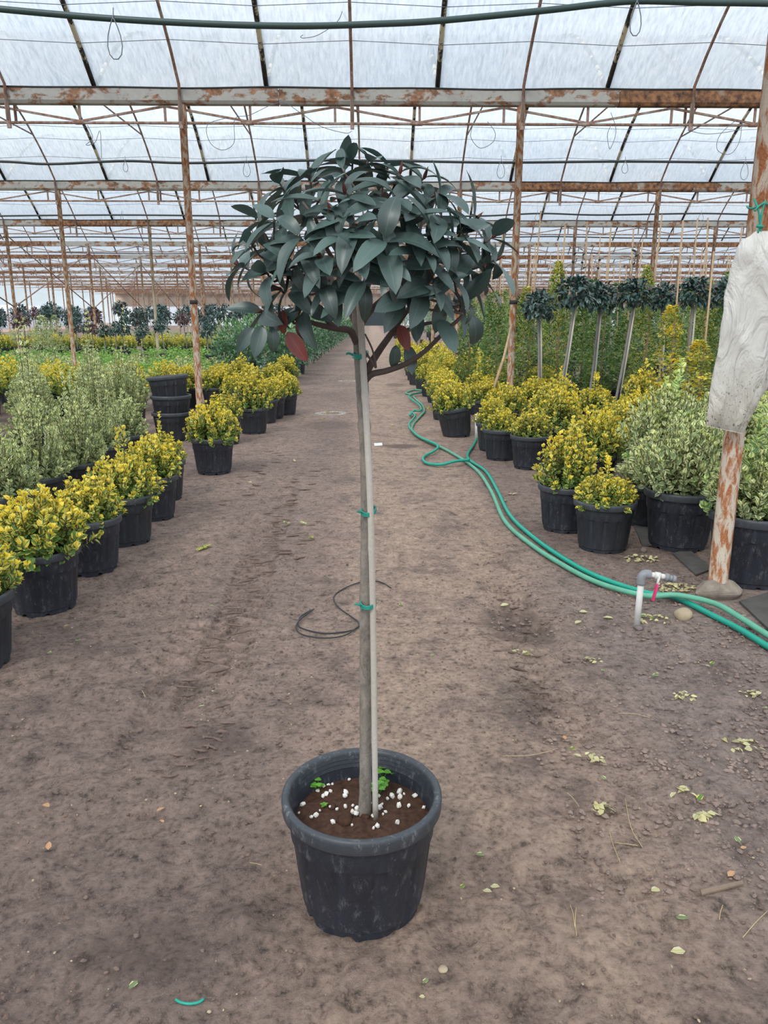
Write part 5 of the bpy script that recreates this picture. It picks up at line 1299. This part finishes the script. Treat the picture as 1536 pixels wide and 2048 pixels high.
# tyre lug ridges pressed up out of the mud, coloured darker to draw shade under their lips (too many and small to pick apart)
def mud_ridges():
    r = np.random.RandomState(8); mb = MB()
    for (pa_, pb_, n, wd, sg, ln) in (((395, 1425), (575, 985), 46, .10, 1, .11), ((585, 985), (640, 930), 10, .14, 1, .14), ((455, 1010), (560, 900), 16, .12, -1, .12), ((345, 1560), (420, 1440), 12, .10, -1, .08), ((560, 1130), (640, 1040), 12, .12, 1, .12), ((1080, 1390), (985, 1180), 12, .10, -1, .10)):
        a = PZ(*pa_); b = PZ(*pb_)
        for i in range(n):
            c = a.lerp(b, (i + r.rand() * .7) / n) + Vector((r.uniform(-wd, wd), 0, 0)); an = sg * r.uniform(-.1, .55) * (1 if r.rand() < .7 else -1)
            L_ = ln * r.uniform(.45, 1.1); bend = r.uniform(-.25, .25); pts = []; m = 7
            for j in range(m):
                t = j / (m - 1) - .5; x = c.x + L_ * t * math.cos(an) - bend * L_ * t * t * math.sin(an); y = c.y + L_ * t * math.sin(an) + bend * L_ * t * t * 2 + r.uniform(-.004, .004)
                pts.append((x, y, float(gh(x, y)) + .002))
            h_ = r.uniform(.5, 1.0) * .0085
            mb.tube(pts, [max(.0012, h_ * math.sin(math.pi * (j + .6) / (m + .2)) * r.uniform(.7, 1.2)) for j in range(m)], 6)
    o = obj('mud_ridges', mb.mesh('mud_ridges', M['crumb']), kind='stuff'); tag(o, 'broken tyre lug ridges of mud with painted-in shade along the left wheel track', 'mud')
mud_ridges()
def crust_ring(px, py, ra, rb, label):
    p = G(px, py); r = np.random.RandomState(int(px)); n = 40; V = []
    for q in (ra, (ra + rb) / 2, rb):
        for k in range(n):
            a = 2 * math.pi * k / n; rr = q * (1 + .16 * float(vnoise(math.cos(a) * 2 + px, math.sin(a) * 2 + q * 9, 91)))
            x, y = p.x + rr * math.cos(a), p.y + rr * math.sin(a); V.append((x - p.x, y - p.y, float(gh(x, y)) - p.z + (.008 if ra < q < rb else .002)))
    F = [(i * n + k, i * n + (k + 1) % n, (i + 1) * n + (k + 1) % n, (i + 1) * n + k) for i in range(2) for k in range(n)]
    tag(obj('crust_ring', pym('crust_ring', V, F, M['crust']), loc=p), label, 'crust ring')
M['crust'] = m_plain('pale_mineral_crust', (.40, .36, .33), .9, .35, 14, .2, .5)
crust_ring(662, 826, .17, .27, 'pale crusted ring on the path round the nearer moss patch')
crust_ring(697, 762, .17, .27, 'pale crusted ring on the path round the farther moss patch')

# ================================================================== SPACING: plants set out by row and jitter are eased apart
# so that no pot, trunk or crown stands inside a neighbour, a post or a hose; hand-placed plants stay where they are
def ease_apart():
    NB, DZ = 36, .1
    prof_cache = {}
    def prof(o):
        key = (o.data.name, tuple(round(q, 3) for q in o.scale), round(o.location.z, 3))
        if key not in prof_cache:
            co = np.empty(len(o.data.vertices) * 3, np.float32); o.data.vertices.foreach_get('co', co); co = co.reshape(-1, 3) * np.array(o.scale)
            z = ((co[:, 2] + o.location.z) / DZ).astype(int).clip(0, NB - 1); r_ = np.hypot(co[:, 0], co[:, 1]); b = np.zeros(NB)
            lo, hi = z.min(), z.max()
            for k in range(lo, hi + 1):
                q = r_[z == k]; b[k] = np.percentile(q, 98) if len(q) else b[k - 1] if k else 0
            prof_cache[key] = b
        return prof_cache[key]
    MOVE = {gx, gs, gr2, gc, 'low shrubs of the green bed', 'pale low shrubs of the green bed', 'far golden line on the left', 'pale bushes behind the far golden line', 'purplish standards in the left bed', 'dark green standards in the left bed',
            'tall purplish standards far left', 'tall dark standards far left', 'last dark standards far left', 'pale cone shrubs in the green bed', 'laurel hedge front shrubs', 'laurel hedge inner shrubs', 'golden shrubs at the path side of the right block',
            'grey-green standards right of the path', 'far column shrubs on the right'}
    SET_BACK = ('set back', 'standing back', 'slim rusty post before')
    roots = [o for o in COL.objects if o.parent is None and o.name.startswith(('potted_', 'standard_tree', 'olive_standard', 'laurel_shrub', 'low_green_shrub', 'ball_headed_tree', 'support_post', 'empty_pot'))]
    pos = np.array([(o.location.x, o.location.y) for o in roots]); n = len(roots)
    mob = np.zeros(n); body_r = []; body_o = []; body_b = []
    for i, o in enumerate(roots):
        if o.get('group') in MOVE or any(q in o.get('label', '') for q in SET_BACK) or (o.name.startswith('potted_silver_bush') and o.name not in ('potted_silver_bush', 'potted_silver_bush.001')): mob[i] = 1
        if o.name.startswith('support_post'):
            b = np.full(NB, .085); b[0] = .14; body_r.append(i); body_o.append((0, 0)); body_b.append(b); continue
        main = np.zeros(NB); ca, sa = math.cos(o.rotation_euler.z), math.sin(o.rotation_euler.z)
        for ch in o.children:
            if ch.type != 'MESH' or ch.name.startswith(('cane', 'stake', 'stem', 'soil')): continue
            off = Vector((ch.location.x * o.scale.x, ch.location.y * o.scale.y)); b = prof(ch) * o.scale.x
            if off.length < .03: main = np.maximum(main, b)
            else: body_r.append(i); body_o.append((off.x * ca - off.y * sa, off.x * sa + off.y * ca)); body_b.append(b)
        body_r.append(i); body_o.append((0, 0)); body_b.append(main)
    # hoses as fixed obstacles
    hp_ = []
    for o in COL.objects:
        if o.name.startswith('garden_hose'):
            co = [v.co for v in o.data.vertices][::8 * 2]; hp_ += [(v.x, v.y) for v in co if v.y > 6]
    pos = np.concatenate([pos, np.array(hp_)]); mob = np.concatenate([mob, np.zeros(len(hp_))]); hb = np.zeros(NB); hb[0] = .03
    for j in range(len(hp_)): body_r.append(n + j); body_o.append((0, 0)); body_b.append(hb)
    BR_ = np.array(body_r); BO = np.array(body_o); BB = np.array(body_b); start = pos.copy()
    P = pos[BR_] + BO; D = np.linalg.norm(P[:, None] - P[None], axis=2)
    I, J = np.where(np.triu(D < 3.2, 1)); k = (BR_[I] != BR_[J]) & (mob[BR_[I]] + mob[BR_[J]] > 0); I, J = I[k], J[k]
    both = (BB[I] > 0) & (BB[J] > 0); need = 1.03 * np.where(both, BB[I] + BB[J], 0).max(1); k = need > 0; I, J, need = I[k], J[k], need[k]
    ri, rj = BR_[I], BR_[J]; wi, wj = mob[ri], mob[rj]; tot = wi + wj; wi, wj = wi / tot, wj / tot
    rs = np.random.RandomState(3)
    for it in range(260):
        P = pos[BR_] + BO; d = P[J] - P[I]; L = np.linalg.norm(d, axis=1); gap = need - L; k = gap > 0
        if not k.any(): break
        u = d[k] / np.maximum(L[k], 1e-4)[:, None] + rs.randn(k.sum(), 2) * .05; mv = u * (gap[k] * .45)[:, None]
        np.add.at(pos, ri[k], -mv * wi[k][:, None]); np.add.at(pos, rj[k], mv * wj[k][:, None])
        pos[:, 1] = np.clip(pos[:, 1], start[:, 1] - 1.3, start[:, 1] + 1.3)
        left_ = start[:, 0] < 0                  # nobody steps into the path
        pos[:, 0] = np.where(left_, np.clip(pos[:, 0], start[:, 0] - 1.3, start[:, 0] + .12), np.clip(pos[:, 0], start[:, 0] - .08, start[:, 0] + 1.3))
    for i, o in enumerate(roots):
        if mob[i]: o.location.x, o.location.y = float(pos[i, 0]), float(pos[i, 1])
ease_apart()
